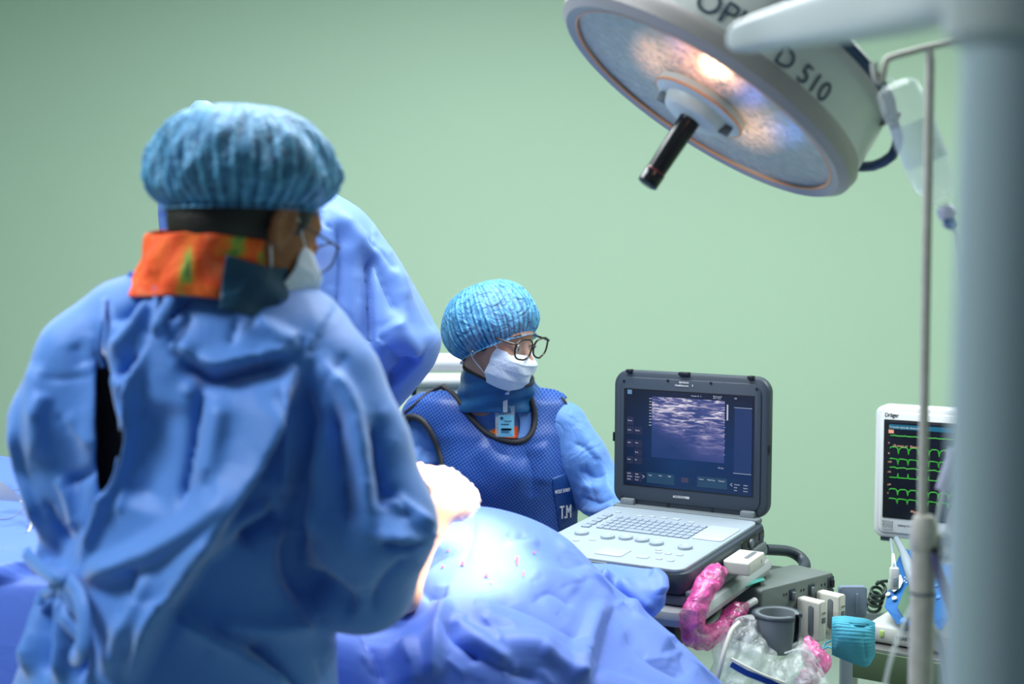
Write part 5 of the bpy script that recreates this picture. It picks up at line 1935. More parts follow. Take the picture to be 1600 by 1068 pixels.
b = B(MM); b.slab(((mx0 + mx1) / 2 + 0.003, -0.0065, (mz0 + mz1) / 2), mx1 - mx0 - 0.022, mz1 - mz0 - 0.010, 0.002, 0.001, 0.0005, 'y', 3); scn = b.build('screen', emi('monitor_display', srgb(14, 16, 28), 0.8), mon)
b = B(MM); b.box(((mx0 + mx1) / 2 + 0.003, -0.008, mz1 - 0.018), (mx1 - mx0 - 0.024, 0.001, 0.012)); b.build('title_bar', emi('monitor_bar', srgb(28, 110, 140), 0.9), scn, smooth=False)
b = B(MM); b.box((mx0 + 0.020, -0.008, mz1 - 0.031), (0.013, 0.001, 0.009)); b.build('icon', emi('monitor_icon', srgb(250, 180, 150), 0.9), scn, smooth=False)
M_green = emi('trace_green', srgb(70, 215, 60), 1.0)
M_mtxt = emi('monitor_text', srgb(240, 190, 160), 0.9)
def mtext(s, x, z, size, m=M_mtxt):
    return lettering(s, size, MM @ Matrix.Translation((x, -0.0086, z)) @ Matrix.Rotation(PI / 2, 4, 'X'), m, scn)
mtext('12 Leads episode detectado 1', mx0 + 0.014, mz1 - 0.021, 0.0075, emi('monitor_text_pale', srgb(210, 225, 225), 0.9))
mtext('25 mm/s x1', mx0 + 0.026, mz1 - 0.070, 0.008); mtext('Ritmo (II)', mx0 + 0.07, mz1 - 0.070, 0.008); mtext('Para el ajuste - Filtro', mx0 + 0.17, mz1 - 0.075, 0.008); mtext('Manual', mx0 + 0.075, mz0 + 0.020, 0.009)
shapes = {'a': [(0, 0), (.35, 0), (.45, .25), (.55, 0), (.85, -.05), (1, 0)], 'b': [(0, 0), (.1, .25), (.55, .3), (.75, .1), (.85, -.9), (.92, 0), (1, 0)],
          'c': [(0, 0), (.1, .1), (.7, .0), (.82, -1.2), (.9, .1), (1, .1)], 'd': [(0, 0), (.3, .05), (.4, .15), (.6, 0), (.75, -.2), (1, 0)],
          'e': [(0, 0), (.75, 0), (.82, 1.2), (.9, -.1), (1, 0)]}
for i, (sh, zr, am) in enumerate((('a', .855, .012), ('b', .72, .028), ('c', .61, .022), ('d', .52, .016), ('e', .415, .018), ('b', .28, .024), ('c', .19, .018))):
    pts = []
    z0 = mz0 + 0.005 + (mz1 - mz0 - 0.01) * zr
    for c in range(12):
        for (tx, tz) in shapes[sh]:
            pts.append((mx0 + 0.018 + (c + tx) * 0.0262, -0.0088, z0 + tz * am * 0.55))
    b = B(MM); b.tube(pts, 0.0009, 4); b.build('trace', M_green, scn, angle=None)
    mtext(('I', 'II', 'III', 'aVR', 'aVL', 'aVF', 'V')[i], mx0 + 0.013, z0 + 0.012, 0.006, M_mtxt)
lettering('Dräger', 0.016, MM @ Matrix.Translation((0.026, -0.0045, 0.321)) @ Matrix.Rotation(PI / 2, 4, 'X'), M_inkk, mon, bold=0.05, sx=0.8)
lettering('Infinity Delta', 0.008, MM @ Matrix.Translation((0.066, -0.0045, 0.034)) @ Matrix.Rotation(PI / 2, 4, 'X'), M_inkk, mon)
b = B(MM); b.tube([(0.026 + x, -0.006, 0.024 + z) for x, z in ((0, 0), (0.026, 0), (0.026, 0.022), (0, 0.022))], 0.0008, 5, closed=True)
for sx in (0.033, 0.045):
    b.tube([(sx + 0.0045 * math.cos(a), -0.006, 0.035 + 0.005 * math.sin(a)) for a in np.linspace(0, 2 * PI, 13)[:-1]], 0.0007, 5, closed=True)
b.build('button_icon', M_mgrey, mon)
b = B(MM); b.box((0.03, 0.035, -0.006), (0.028, 0.05, 0.012), 0.003); b.build('foot', M_mgrey, mon)
b = B(MM); b.box((0.25, 0.13, 0.10), (0.10, 0.16, 0.16), 0.01); b.build('back_mount', M_offwhite, mon)
b = B(MM); b.tube([(0.25, 0.22, 0.12), (0.25, 0.22, -1.38)], 0.022, 18); b.build('stand_pole', M_steel, mon)
b = B(MM); b.lathe([(0, -1.349), (0.2, -1.349), (0.22, -1.36), (0.22, -1.376), (0, -1.376)], 32, (0.25, 0.22, 0)); b.build('stand_base', M_mgrey, mon)

# monitor leads
t_ = thing('monitor_cable', 'thin white cable with boxy white connector hanging from the monitor', 'cable', tuple(P(1397, 905, 3.62)))
b = B(); b.tube([P(1392, 842, 3.66), P(1394, 860, 3.50), P(1397, 884, 3.38)], 0.0035, 8, sm=5); b.build('cable', M_lgrey, t_)
b = B(); b.tube([P(1395.5, 866, 3.45), P(1397, 888, 3.38)], [0.004, 0.007], 10); b.build('boot', M_white, t_)
b = B(); a = P(1397, 903, 3.38); b.box(tuple(a), (0.021, 0.018, 0.054), 0.004); b.build('connector', M_white, t_)
b = B(); a = P(1399, 909, 3.368); b.box(tuple(a), (0.011, 0.004, 0.024), 0.002); b.build('connector_key', M_lgrey, t_)
t_ = thing('monitor_cable', 'thicker grey-white cable from the monitor running down behind the cream pole', 'cable', tuple(P(1410, 860, 3.62)))
b = B(); b.tube([P(1401, 842, 3.66), P(1410, 860, 3.50), P(1422, 890, 3.34), P(1435, 930, 3.28), P(1440, 960, 3.26)], [0.008, 0.009, 0.014, 0.014, 0.006], 12, sm=6); b.build('cable', M_lgrey, t_)

# =================================================================== defibrillator on trolley
yd = math.radians(35)
dw = Vector((math.cos(yd), -math.sin(yd), 0)); dv = Vector((math.sin(yd), math.cos(yd), 0))
DO = P(1362, 1003, 3.45)
MD = Matrix.Translation(DO) @ Matrix((dw, dv, Vector((0, 0, 1)))).transposed().to_4x4()
df = thing('defibrillator', 'white and blue defibrillator with buttons and dim screen on the steel trolley', 'defibrillator', M=MD)
b = B(MD); b.slab((0.16, 0.14, 0.022), 0.36, 0.28, 0.044, 0.02, 0.010, 'z', 8); b.build('base', M_offwhite, df)
b = B(MD); b.slab((0.035, 0.20, 0.05), 0.09, 0.14, 0.03, 0.01, 0.006, 'z', 5); b.build('side_pocket', M_offwhite, df)
b = B(MD); b.box((0.24, 0.225, 0.12), (0.28, 0.09, 0.18), 0.02); b.build('rear_case', M_offwhite, df)
# slanted blue front
pf = [P(1396, 888, 3.56), P(1382, 948, 3.46), P(1402, 974, 3.40), P(1430, 978, 3.36), P(1470, 984, 3.30), P(1490, 960, 3.30), P(1520, 905, 3.38), P(1500, 886, 3.44), P(1450, 868, 3.55), P(1410, 858, 3.60)]
n_ = len(pf)
b = B(); b.add([tuple(p) for p in pf] + [tuple(p + Vector((0.02, 0.06, -0.01))) for p in pf], [tuple(range(n_)), tuple(reversed(range(n_, 2 * n_)))] + [(i, n_ + i, n_ + (i + 1) % n_, (i + 1) % n_) for i in range(n_)])
fr = b.build('front_panel', M_blueplastic, df, smooth=False)
def onD(px, py, off=0.004):
    # plane of the front panel through three points
    A_, B_, C_ = pf[1], pf[4], pf[8]
    n = (B_ - A_).cross(C_ - A_).normalized()
    if n.y > 0: n = -n
    o = Vector((0, 0, CAMZ)); r = P(px, py, 3.5) - o
    t = n.dot(A_ - o) / n.dot(r)
    return o + r * t + n * off, n
q = [onD(*p)[0] for p in ((1416, 918), (1403, 950), (1412, 965), (1452, 972), (1466, 905), (1452, 893))]
b = B(); b.add([tuple(p) for p in q], [tuple(range(6))]); b.build('screen', mat('dim_green_screen', srgb(92, 122, 100), 0.25), fr, smooth=False)
for px, py in ((1459, 899), (1465, 917), (1458, 931), (1468, 935), (1453, 945), (1389, 931), (1399, 937)):
    c_, n = onD(px, py, 0.004)
    b = B(); b.tube([c_, c_ + n * 0.004], 0.0065, 12); b.build('button', M_white if px < 1410 else mat('button_blue', srgb(70, 130, 190), 0.3) if 'button_blue' not in MATS else MATS['button_blue'], fr)
for k in range(14):
    a_ = k / 13
    px, py = 1404 + 14 * (k % 5) / 4.0 + 2 * (k // 5), 882 + 12 * (k // 5) + 5 * (k % 5)
    c_, n = onD(1404 + 3 * (k % 5) + 2 * (k // 5), 888 + 8 * (k // 5) + 2.5 * (k % 5), 0.003)
    b = B(); b.tube([c_, c_ + n * 0.002], 0.0022, 6); b.build('indicator', M_inkw, fr)
# dial crescent
loop = [onD(x, y, 0.006)[0] for x, y in ((1398, 900), (1408, 902), (1411, 912), (1406, 922), (1397, 928), (1390, 922), (1389, 908))]
b = B(); b.add([tuple(p) for p in loop] + [tuple(p + Vector((0, -0.008, 0.004))) for p in loop], [tuple(range(7, 14))] + [(i, (i + 1) % 7, 7 + (i + 1) % 7, 7 + i) for i in range(7)]); b.build('dial', M_offwhite, fr)
c_, n = onD(1413, 971, 0.004)
b = B(); b.tube([c_, c_ + n * 0.003], 0.009, 16); b.build('round_key', MATS.get('button_blue'), fr)
lettering('2', 0.010, Matrix.Translation(c_ + n * 0.0036 + Vector((-0.003, 0, -0.004))) @ Matrix.Rotation(PI / 2, 4, 'X'), M_inkw, fr)
b = B(MD); b.box((0.026, -0.001, 0.026), (0.010, 0.003, 0.016), 0.001); b.build('status_light', mat('lime_marker', srgb(190, 225, 120), 0.5), df)
lettering('HEARTSTART XL', 0.013, MD @ Matrix.Translation((0.062, -0.0015, 0.018)) @ Matrix.Rotation(PI / 2, 4, 'X'), M_ink, df, sx=0.85)
# coiled cord
c0 = P(1372, 925, 3.6)
pts = [P(1392, 907, 3.6), P(1378, 908, 3.6), P(1370, 912, 3.6)]
coil = []
for k in range(70):
    a = k / 70 * 2 * PI * 4.2
    zz = c0.z + 0.012 - 0.0135 * a / (2 * PI) + 0.012 * math.cos(a)
    coil.append(Vector((c0.x + 0.003 - 0.004 * a / (2 * PI) + 0.017 * math.sin(a), c0.y + 0.014 * math.cos(a), zz)))
b = B(); b.tube([Vector(p) for p in crom(pts, 6)] + coil, 0.0042, 8)
o = b.build('coiled_cord', M_coil); tag(o, 'dark green coiled cord hanging beside the blue defibrillator', 'cord')

tr = thing('trolley', 'brushed steel trolley under the defibrillator behind the cream pole', 'trolley', (1.0, 3.55, 0))
MT = MD.copy()
b = B(MT); b.box((0.24, 0.19, -0.012), (0.60, 0.46, 0.020), 0.004); b.build('shelf', M_steel, tr)
b = B(MT); b.box((0.24, -0.042, -0.046), (0.60, 0.006, 0.072), 0.002); b.build('front_rail', mat('green_steel', srgb(105, 125, 95), 0.35, metal=0.5), tr)
b = B(MT); b.box((-0.062, 0.19, -0.046), (0.006, 0.46, 0.072), 0.002); b.build('side_rail', MATS['green_steel'], tr)
for x_ in (-0.04, 0.52):
    for y_ in (-0.02, 0.40):
        b = B(MT); b.tube([(x_, y_, -0.02), (x_, y_, -DO.z + 0.0)], 0.013, 10); b.build('leg', M_steel, tr)
for i, z_ in enumerate((-0.12, -0.20)):
    b = B(MT); b.box((0.27, 0.0, z_), (0.36, 0.02, 0.07), 0.004); dr = b.build('drawer', M_panelgrey if i else M_mgrey, tr)
    b = B(MT); b.slab((0.20, -0.014, z_), 0.04, 0.018, 0.01, 0.008, 0.002, 'y', 4); b.build('handle', M_lgrey, dr)

# =================================================================== surgical lamp
LC = P(1096, 160, 2.35)
right = Vector((1, 0, 0)); upc = Vector((0, math.sin(PITCH), math.cos(PITCH))); bk = -Vector((0, math.cos(PITCH), -math.sin(PITCH)))
th = math.radians(74.8)
vw = (LC - Vector((0, 0, CAMZ))).normalized()
bk = -vw
r1_ = (right - vw * right.dot(vw)).normalized(); u1_ = (upc - vw * upc.dot(vw)).normalized()
ln = (r1_ * -0.555 + u1_ * -0.832).normalized() * math.sin(th) + bk * math.cos(th)
ln.normalize()
l1 = ln.cross(bk).normalized()      # along the long axis of the visible ellipse
if l1.x < 0: l1 = -l1
l2 = ln.cross(l1).normalized()
LM = Matrix.Translation(LC) @ Matrix((l1, l2, ln)).transposed().to_4x4()   # local z = light direction
lamp = thing('surgical_lamp', 'large round white operating lamp, lit amber inside, tilted over the table', 'surgical lamp', M=LM)
RG = 0.241
b = B(LM); b.lathe([(RG + 0.002, -0.010), (RG + 0.004, 0.002), (RG + 0.020, 0.006), (RG + 0.034, -0.004), (RG + 0.038, -0.022), (RG + 0.032, -0.034)], 96); b.build('rim', M_rim, lamp)
b = B(LM); b.lathe([(RG + 0.032, -0.034), (RG + 0.028, -0.125), (RG + 0.015, -0.145), (RG - 0.06, -0.175), (0.06, -0.20), (0, -0.20)], 96); b.build('housing', M_lamp, lamp)
b = B(LM); b.tube([(math.cos(a) * (RG + 0.003), math.sin(a) * (RG + 0.003), 0.001) for a in np.linspace(0, 2 * PI, 97)[:-1]], 0.0022, 8, closed=True); b.build('seal', M_copper, lamp)


def lens_material():
    """textured cover glass over faceted mirrors; bulb glow and reflections painted on as emission patches"""
    m = mat('lamp_lens', (0.46, 0.48, 0.42, 1), 0.30, spec=0.4, metal=0.0, var=0.35, vscale=60)
    nt = m.node_tree; bb = nt.nodes['Principled BSDF']; L = nt.links.new
    tc = nt.nodes.new('ShaderNodeTexCoord')
    n = nt.nodes.new('ShaderNodeTexNoise'); n.inputs['Scale'].default_value = 42; n.inputs['Detail'].default_value = 4; n.inputs['Distortion'].default_value = 2.5
    L(tc.outputs['Object'], n.inputs['Vector'])
    bp = nt.nodes.new('ShaderNodeBump'); bp.inputs['Strength'].default_value = 0.7; bp.inputs['Distance'].default_value = 0.006
    L(n.outputs['Fac'], bp.inputs['Height']); L(bp.outputs['Normal'], bb.inputs['Normal'])

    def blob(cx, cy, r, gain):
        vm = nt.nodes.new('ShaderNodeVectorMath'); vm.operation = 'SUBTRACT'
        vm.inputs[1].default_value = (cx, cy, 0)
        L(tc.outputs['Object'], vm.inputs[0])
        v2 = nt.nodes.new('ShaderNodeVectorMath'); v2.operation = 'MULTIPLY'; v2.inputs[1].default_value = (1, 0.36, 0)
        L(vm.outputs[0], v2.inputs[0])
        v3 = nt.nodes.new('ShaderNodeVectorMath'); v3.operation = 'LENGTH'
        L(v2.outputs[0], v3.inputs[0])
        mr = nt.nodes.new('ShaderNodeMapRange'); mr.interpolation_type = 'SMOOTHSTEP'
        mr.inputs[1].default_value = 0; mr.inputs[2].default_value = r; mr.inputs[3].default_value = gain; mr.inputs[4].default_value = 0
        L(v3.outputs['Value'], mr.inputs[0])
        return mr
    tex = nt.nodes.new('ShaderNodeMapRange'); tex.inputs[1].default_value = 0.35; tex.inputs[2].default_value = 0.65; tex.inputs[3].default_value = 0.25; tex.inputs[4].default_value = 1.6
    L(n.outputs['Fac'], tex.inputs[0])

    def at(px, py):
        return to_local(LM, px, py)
    spots = []  # bulb reflections and coloured glints painted into the lens emission
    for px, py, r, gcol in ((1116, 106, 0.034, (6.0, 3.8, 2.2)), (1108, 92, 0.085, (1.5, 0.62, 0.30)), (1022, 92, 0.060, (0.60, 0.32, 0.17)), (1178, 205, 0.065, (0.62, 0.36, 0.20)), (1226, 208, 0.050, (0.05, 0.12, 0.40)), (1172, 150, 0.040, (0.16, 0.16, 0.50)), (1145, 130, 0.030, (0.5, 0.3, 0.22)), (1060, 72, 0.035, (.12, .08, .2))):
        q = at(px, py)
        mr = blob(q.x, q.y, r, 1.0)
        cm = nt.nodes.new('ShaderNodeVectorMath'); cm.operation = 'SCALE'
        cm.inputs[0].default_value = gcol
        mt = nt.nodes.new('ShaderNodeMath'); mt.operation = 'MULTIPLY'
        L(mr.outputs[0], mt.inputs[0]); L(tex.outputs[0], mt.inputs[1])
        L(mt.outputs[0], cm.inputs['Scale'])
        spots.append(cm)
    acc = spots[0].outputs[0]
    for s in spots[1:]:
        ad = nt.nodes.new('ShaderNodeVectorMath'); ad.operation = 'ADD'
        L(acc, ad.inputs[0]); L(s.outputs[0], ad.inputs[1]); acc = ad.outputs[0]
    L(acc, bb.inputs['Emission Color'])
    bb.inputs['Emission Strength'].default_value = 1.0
    return m


b = B(LM)
prof_l = [(0.0001, -0.004), (0.06, -0.004), (0.12, -0.004), (0.18, -0.004), (RG + 0.002, -0.004)]
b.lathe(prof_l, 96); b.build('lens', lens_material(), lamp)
# hub + handle
b = B(LM); b.lathe([(0.082, -0.003), (0.082, 0.010), (0.078, 0.013), (0.058, 0.014), (0.056, 0.020), (0.052, 0.030), (0.046, 0.034), (0.0, 0.036)], 64); hub = b.build('hub', M_lamp, lamp)
b = B(LM); b.tube([(math.cos(a) * 0.0815, math.sin(a) * 0.0815, 0.010) for a in np.linspace(0, 2 * PI, 65)[:-1]], 0.0022, 6, closed=True); b.build('seal', M_copper, hub)
for a in (0.35, 0.35 + PI):
    b = B(LM); b.box((0.060 * math.cos(a), 0.060 * math.sin(a), 0.022), (0.020, 0.008, 0.018), 0.003, R=Matrix.Rotation(a, 3, 'Z')); b.build('clip', M_mgrey, hub)
hd = (P(1017, 254, 2.30) - P(1072, 178, 2.33)); hs = LM @ Vector((0, 0, 0.034))
hdl = ln
b = B(); b.tube([hs, hs + hdl * 0.012, hs + hdl * 0.10, hs + hdl * 0.104, hs + hdl * 0.106, hs + hdl * 0.128, hs + hdl * 0.130], [0.0185, 0.018, 0.0165, 0.0165, 0.0178, 0.0175, 0.013], 28)
hn = b.build('handle', mat('glossy_black', (0.008, 0.009, 0.012, 1), 0.15), lamp)
b = B(); b.tube([hs + hdl * 0.103, hs + hdl * 0.105], 0.0176, 28); b.build('ring', mat('dark_red', (0.2, 0.02, 0.02, 1), 0.4), hn)


FLY = -1.0


def ring_text(s, size, a_start, h, parent, m, r=RG + 0.0325, flip=1):
    """letters wrapped round the housing wall"""
    vs, fs = text_verts(s, size, 0.0003)
    out = []
    for x, y, z in vs:
        a = a_start + flip * x / r
        rr_ = r + 0.0012 + z
        out.append(tuple(LM @ Vector((rr_ * math.cos(a), rr_ * math.sin(a), h + FLY * y))))
    return mk('lettering', out, fs, m, parent, smooth=False)


# find the angle on the wall facing the camera
def ang_at(px, py):
    best = None
    for k in range(720):
        a = 2 * PI * k / 720
        for h in (-0.05, -0.07, -0.09):
            p = LM @ Vector(((RG + 0.032) * math.cos(a), (RG + 0.032) * math.sin(a), h))
            nrm = (LM.to_3x3() @ Vector((math.cos(a), math.sin(a), 0)))
            if nrm.dot(Vector((0, 0, CAMZ)) - p) < 0: continue
            q = proj([p])[0]
            dd_ = (q[0] - px) ** 2 + (q[1] - py) ** 2
            if best is None or dd_ < best[0]: best = (dd_, a, h)
    return best[1], best[2]


a1, h1 = ang_at(1232, 108)
a2, h2 = ang_at(1285, 140)
fl = 1 if math.sin(a2 - a1) > 0 else -1
a1 -= fl * 0.11
ring_text('D 510', 0.043, a1, -0.036, lamp, M_ink, flip=fl)
a3, h3 = ang_at(1092, 5); a3 -= fl * 0.03
ring_text('OPH', 0.050, a3, -0.040, lamp, M_ink, flip=fl)
b = B(); 
# hose round the back edge
hz = []
aA, _ = ang_at(1180, 20); aB, _ = ang_at(1385, 175)
for k in range(40):
    a = aA + fl * ((abs(math.atan2(math.sin(aB - aA), math.cos(aB - aA))) + 0.02) * k / 39)
    hz.append(LM @ Vector(((RG + 0.038) * math.cos(a), (RG + 0.038) * math.sin(a), -0.125)))
b.tube(hz + [P(1396, 192, 2.26), P(1403, 215, 2.26), P(1394, 243, 2.28), P(1365, 259, 2.32), P(1335, 260, 2.38)], 0.0085, 12, sm=2)
b.build('hose', M_navyhose, lamp)
# black bracket
q = [P(1314, 214, 2.27), P(1352, 150, 2.27), P(1392, 178, 2.25), P(1396, 188, 2.25), P(1330, 216, 2.26)]
b = B(); b.add([tuple(p) for p in q] + [tuple(p + Vector((0.01, 0.05, 0.0))) for p in q], [(0, 1, 2, 3, 4), (9, 8, 7, 6, 5)] + [(i, 5 + i, 5 + (i + 1) % 5, (i + 1) % 5) for i in range(5)])
b.build('bracket', M_black, lamp, smooth=False)
b = B(); b.tube([P(1388, 178, 2.25), P(1402, 186, 2.25)], 0.012, 14); b.build('joint', M_black, lamp)
# yoke and drop tube to the ceiling
bc_ = LM @ Vector((0, 0, -0.18))
b = B(); b.tube([bc_, bc_ - ln * 0.14, bc_ + Vector((0.30, 0.12, 0.36)), bc_ + Vector((0.34, 0.14, 1.02))], 0.03, 20, sm=8); b.build('suspension_arm', M_arm, lamp)

# lamp light: a real spot from the lens towards the table
for ka in range(3):
    sd_ = bpy.data.lights.new('lamp_beam', 'SPOT')
    sd_.energy = 85
    sd_.color = (1.0, 0.88, 0.80)
    sd_.spot_size = math.radians(25)
    sd_.spot_blend = 1.0
    sd_.shadow_soft_size = 0.02
    so = bpy.data.objects.new('lamp_beam', sd_); COL.objects.link(so)
    aa = 2 * PI * ka / 3 + 0.5
    so.location = LM @ Vector((0.13 * math.cos(aa), 0.13 * math.sin(aa), 0.006))
    so.rotation_euler = (P(712, 822, 2.50) - so.location).to_track_quat('-Z', 'Y').to_euler()

# =================================================================== ceiling column with arm (right foreground)
clm = thing('ceiling_column', 'thick blue-grey ceiling column close at the right edge, with a tapering white arm', 'column', tuple(P(1590, 40, 0.98)))
X0 = P(1594, 534, 0.95)
rad = 0.0435
b = B(); b.tube([(X0.x + 0.008, 0.95, 2.99), (X0.x - 0.004, 0.95, 0.9)], rad, 48); b.build('tube', M_column, clm)
zc_ = P(1594, 40, 0.95).z
b = B(); b.lathe([(rad * 0.95, 0.0), (rad + 0.008, 0.004), (rad + 0.011, 0.012), (rad + 0.011, 0.30), (rad, 0.305)], 48, (X0.x, 0.95, zc_ - 0.012)); b.build('collar', M_arm, clm)
arm_pts = [(1144, 62, 1.62), (1165, 58, 1.60), (1230, 42, 1.52), (1310, 24, 1.36), (1400, 4, 1.18), (1500, -22, 1.0), (1590, -40, 0.95)]
hh_ = [12, 24, 32, 42, 50, 55, 62]
rows = []
for i, ((px, py, Y), hpx) in enumerate(zip(arm_pts, hh_)):
    c = P(px, py, Y)
    h = hpx / F * Y
    nx = P(*arm_pts[min(i + 1, 6)]) - P(*arm_pts[max(0, i - 1)])
    t = nx.normalized(); s = t.cross(Vector((0, 0, 1))).normalized(); u = s.cross(t)
    ring = []
    for k in range(48):
        a = 2 * PI * k / 48
        ca, sa = math.cos(a), math.sin(a)
        e = 0.55
        ring.append(c + s * (h * 0.95 * math.copysign(abs(ca) ** e, ca)) + u * (h * math.copysign(abs(sa) ** e, sa)))
    rows.append(ring)
cl = []
for k in range(48):
    cl.append(presample([r[k] for r in rows], 50))
V, Fc = grid_mesh([[cl[k][i] for k in range(48)] for i in range(50)], True)
Fl = Fc.tolist() + [list(range(48))] 
mk('arm', V, Fl, M_arm, clm)

# =================================================================== drip pole
pole = thing('drip_pole', 'worn cream drip pole with hooked top and thick lower tube, in front of the monitor', 'drip pole', (0.52, 1.9, 0))
YP = 1.9
pt, pm, pb = P(1453, 95, YP), P(1441, 820, YP), P(1441, 1068, YP)
b = B(); b.tube([pt, pm + Vector((0, 0, -0.03))], 0.0064, 16); b.build('upper_rod', M_pole, pole)
xb = (pm.x + pb.x) / 2
b = B(); b.tube([(xb, YP, pm.z), (xb, YP, 0.06)], 0.0165, 24)
b.lathe([(0.0055, 0.016), (0.013, 0.013), (0.0185, 0.0), (0.0185, -0.03), (0.0165, -0.034)], 24, (xb, YP, pm.z)); b.build('lower_tube', M_pole, pole)
b = B(); b.tube([(xb, YP, P(1441, 923, YP).z), (xb, YP, P(1441, 927, YP).z)], 0.0172, 24); b.build('joint_ring', M_mgrey, pole)
hk = [P(1366, 100, YP), P(1368, 122, YP), P(1374, 128, YP), P(1379, 122, YP), P(1384, 97, YP), P(1392, 90, YP), P(1420, 82, YP), P(1450, 74, YP), P(1480, 68, YP), P(1520, 62, YP), P(1532, 66, YP), P(1536, 90, YP), P(1545, 96, YP), P(1550, 80, YP)]
b = B(); b.tube(hk, 0.0046, 12, sm=5); b.tube([P(1453, 98, YP), P(1452, 74, YP)], [0.0064, 0.0050], 12); b.build('hook_bar', M_pole, pole)
b = B(); b.tube([P(1365.6, 98, YP), P(1367, 114, YP)], 0.0048, 10); b.build('hook_tip', M_cream, pole)
for k in range(5):
    a = 2 * PI * k / 5 + 0.4
    e = Vector((xb + 0.26 * math.cos(a), YP + 0.26 * math.sin(a), 0.05))
    b = B(); b.tube([(xb, YP, 0.09), tuple(e)], [0.014, 0.010], 10); b.build('base_leg', M_pole, pole)
    b = B(); b.lathe([(0, -0.01), (0.02, -0.01), (0.025, -0.004), (0.025, 0.004), (0.02, 0.01), (0, 0.01)], 16, (e.x, e.y, 0.026), Matrix(((0, 0, 1), (1, 0, 0), (0, 1, 0)))); b.build('caster', M_black, pole)
# chrome clamp
ck = thing('pole_clamp', 'shiny chrome clamp knob on the drip pole below the monitor', 'clamp', tuple(P(1475, 856, 1.9)))
b = B(); a = P(1474, 850, 1.9); b.lathe([(0, 0.016), (0.009, 0.014), (0.013, 0.006), (0.013, -0.004), (0.009, -0.012), (0.012, -0.020), (0.008, -0.026), (0, -0.028)], 24, a); b.build('knob', M_chrome, ck)
b = B(); b.tube([P(1462, 860, 1.9), P(1500, 864, 1.93)], 0.009, 14); b.build('spindle', M_steel, ck)
b = B(); b.tube([P(1456, 862, 1.885), P(1462, 862, 1.885)], 0.007, 12); b.build('stop', M_black, ck)
b = B(); b.tube([P(1459, 864, 1.88), P(1470, 905, 1.88), P(1484, 950, 1.88), P(1496, 985, 1.88), P(1510, 1030, 1.88)], [0.005, 0.006, 0.0062, 0.006, 0.006], 10, sm=5); o = b.build('purple_rod', mat('purple_grey', srgb(92, 88, 130), 0.4))
tag(o, 'thin purple-grey tube slanting down right from the clamp on the drip pole', 'tube')

# =================================================================== drip bottle
YQ = 2.0
A_, Z_ = P(1398, 128, YQ), P(1470, 312, YQ)
axd = (Z_ - A_).normalized(); Lb = (Z_ - A_).length
sx_ = axd.cross(Vector((0, 1, 0))).normalized(); sy_ = axd.cross(sx_).normalized()
Rb = Matrix((sx_, sy_, axd)).transposed()
bt = thing('drip_bottle', 'clear tilted drip bottle hanging from the hook of the cream pole', 'drip bottle', tuple(A_))
rb_ = 0.032
b = B(); b.lathe([(0, 0), (0.018, 0.0), (rb_ * 0.9, 0.008), (rb_, 0.025), (rb_, Lb - 0.045), (rb_ * 0.85, Lb - 0.02), (0.016, Lb), (0.010, Lb + 0.004), (0.009, Lb + 0.012)], 40, A_, Rb); b.build('bottle', M_bottle, bt)
b = B(); b.lathe([(0, Lb * 0.60), (rb_ * 0.94, Lb * 0.60), (rb_ * 0.94, Lb - 0.046), (rb_ * 0.80, Lb - 0.022), (0.014, Lb - 0.003), (0, Lb - 0.002)], 40, A_, Rb); b.build('fluid', M_fluid, bt)
b = B(); b.lathe([(rb_ * 1.01, Lb * 0.34), (rb_ * 1.01, Lb * 0.68)], 20, A_, Rb, a0=PI * 0.05, a1=PI * 0.95); b.build('label', mat('pale_label', srgb(190, 205, 215), 0.5, alpha=0.55), bt)
b = B(); b.tube([P(1373, 127, YP), P(1385, 121, 1.97), P(1398, 126, YQ)], 0.0016, 6, sm=4); b.build('hanger', M_tube, bt)
b = B(); b.lathe([(0.009, Lb + 0.010), (0.012, Lb + 0.014), (0.012, Lb + 0.026), (0.007, Lb + 0.028)], 20, A_, Rb); b.build('cap', M_lilac, bt)
b = B(); b.lathe([(0.0075, Lb + 0.026), (0.0075, Lb + 0.040), (0.004, Lb + 0.044)], 16, A_, Rb); b.build('spike', M_blueplastic, bt)
e0 = A_ + axd * (Lb + 0.044)
b = B(); b.tube([P(1474, 352, YQ), P(1490, 346, YQ)], 0.0045, 10); b.build('port', M_lilac, bt)
dl = thing('drip_line', 'clear drip tubing with lilac roller clamp running past the monitor screen', 'tube', tuple(P(1480, 720, 1.98)))
b = B(); b.tube([e0, P(1493, 372, YQ), P(1500, 450, 1.98), P(1507, 560, 1.96), P(1503, 640, 1.95), P(1489, 705, 1.94), P(1473, 765, 1.94), P(1461, 830, 1.96)], 0.0030, 8, sm=6); b.build('tube', M_tube, dl)
b = B(); b.tube([P(1489, 708, 1.93), P(1471, 765, 1.93)], [0.0085, 0.0080], 14)
b.tube([P(1491, 702, 1.93), P(1488, 712, 1.93)], 0.0105, 12); b.build('roller_clamp', M_lilac, dl)
b = B(); b.tube([P(1424, 945, 1.97), P(1408, 985, 1.96), P(1392, 1030, 1.95), P(1378, 1090, 1.95)], 0.0032, 8, sm=6)
o = b.build('clear_tube', M_tube); tag(o, 'thin clear tube curving down left from the cream pole in the lower right', 'tube')
b = B(); b.tube([P(1449, 962, 1.93), P(1460, 985, 1.92), P(1469, 1010, 1.92), P(1477, 1060, 1.92), P(1480, 1110, 1.92)], 0.0048, 10, sm=6)
o = b.build('white_tube', M_white); tag(o, 'opaque white tube curving down right from the cream pole bottom', 'tube')
V, Fc = ribbon([P(1502, 775, 1.95), P(1488, 800, 1.94), P(1481, 835, 1.94)], 0.012, (0, -1, 0))
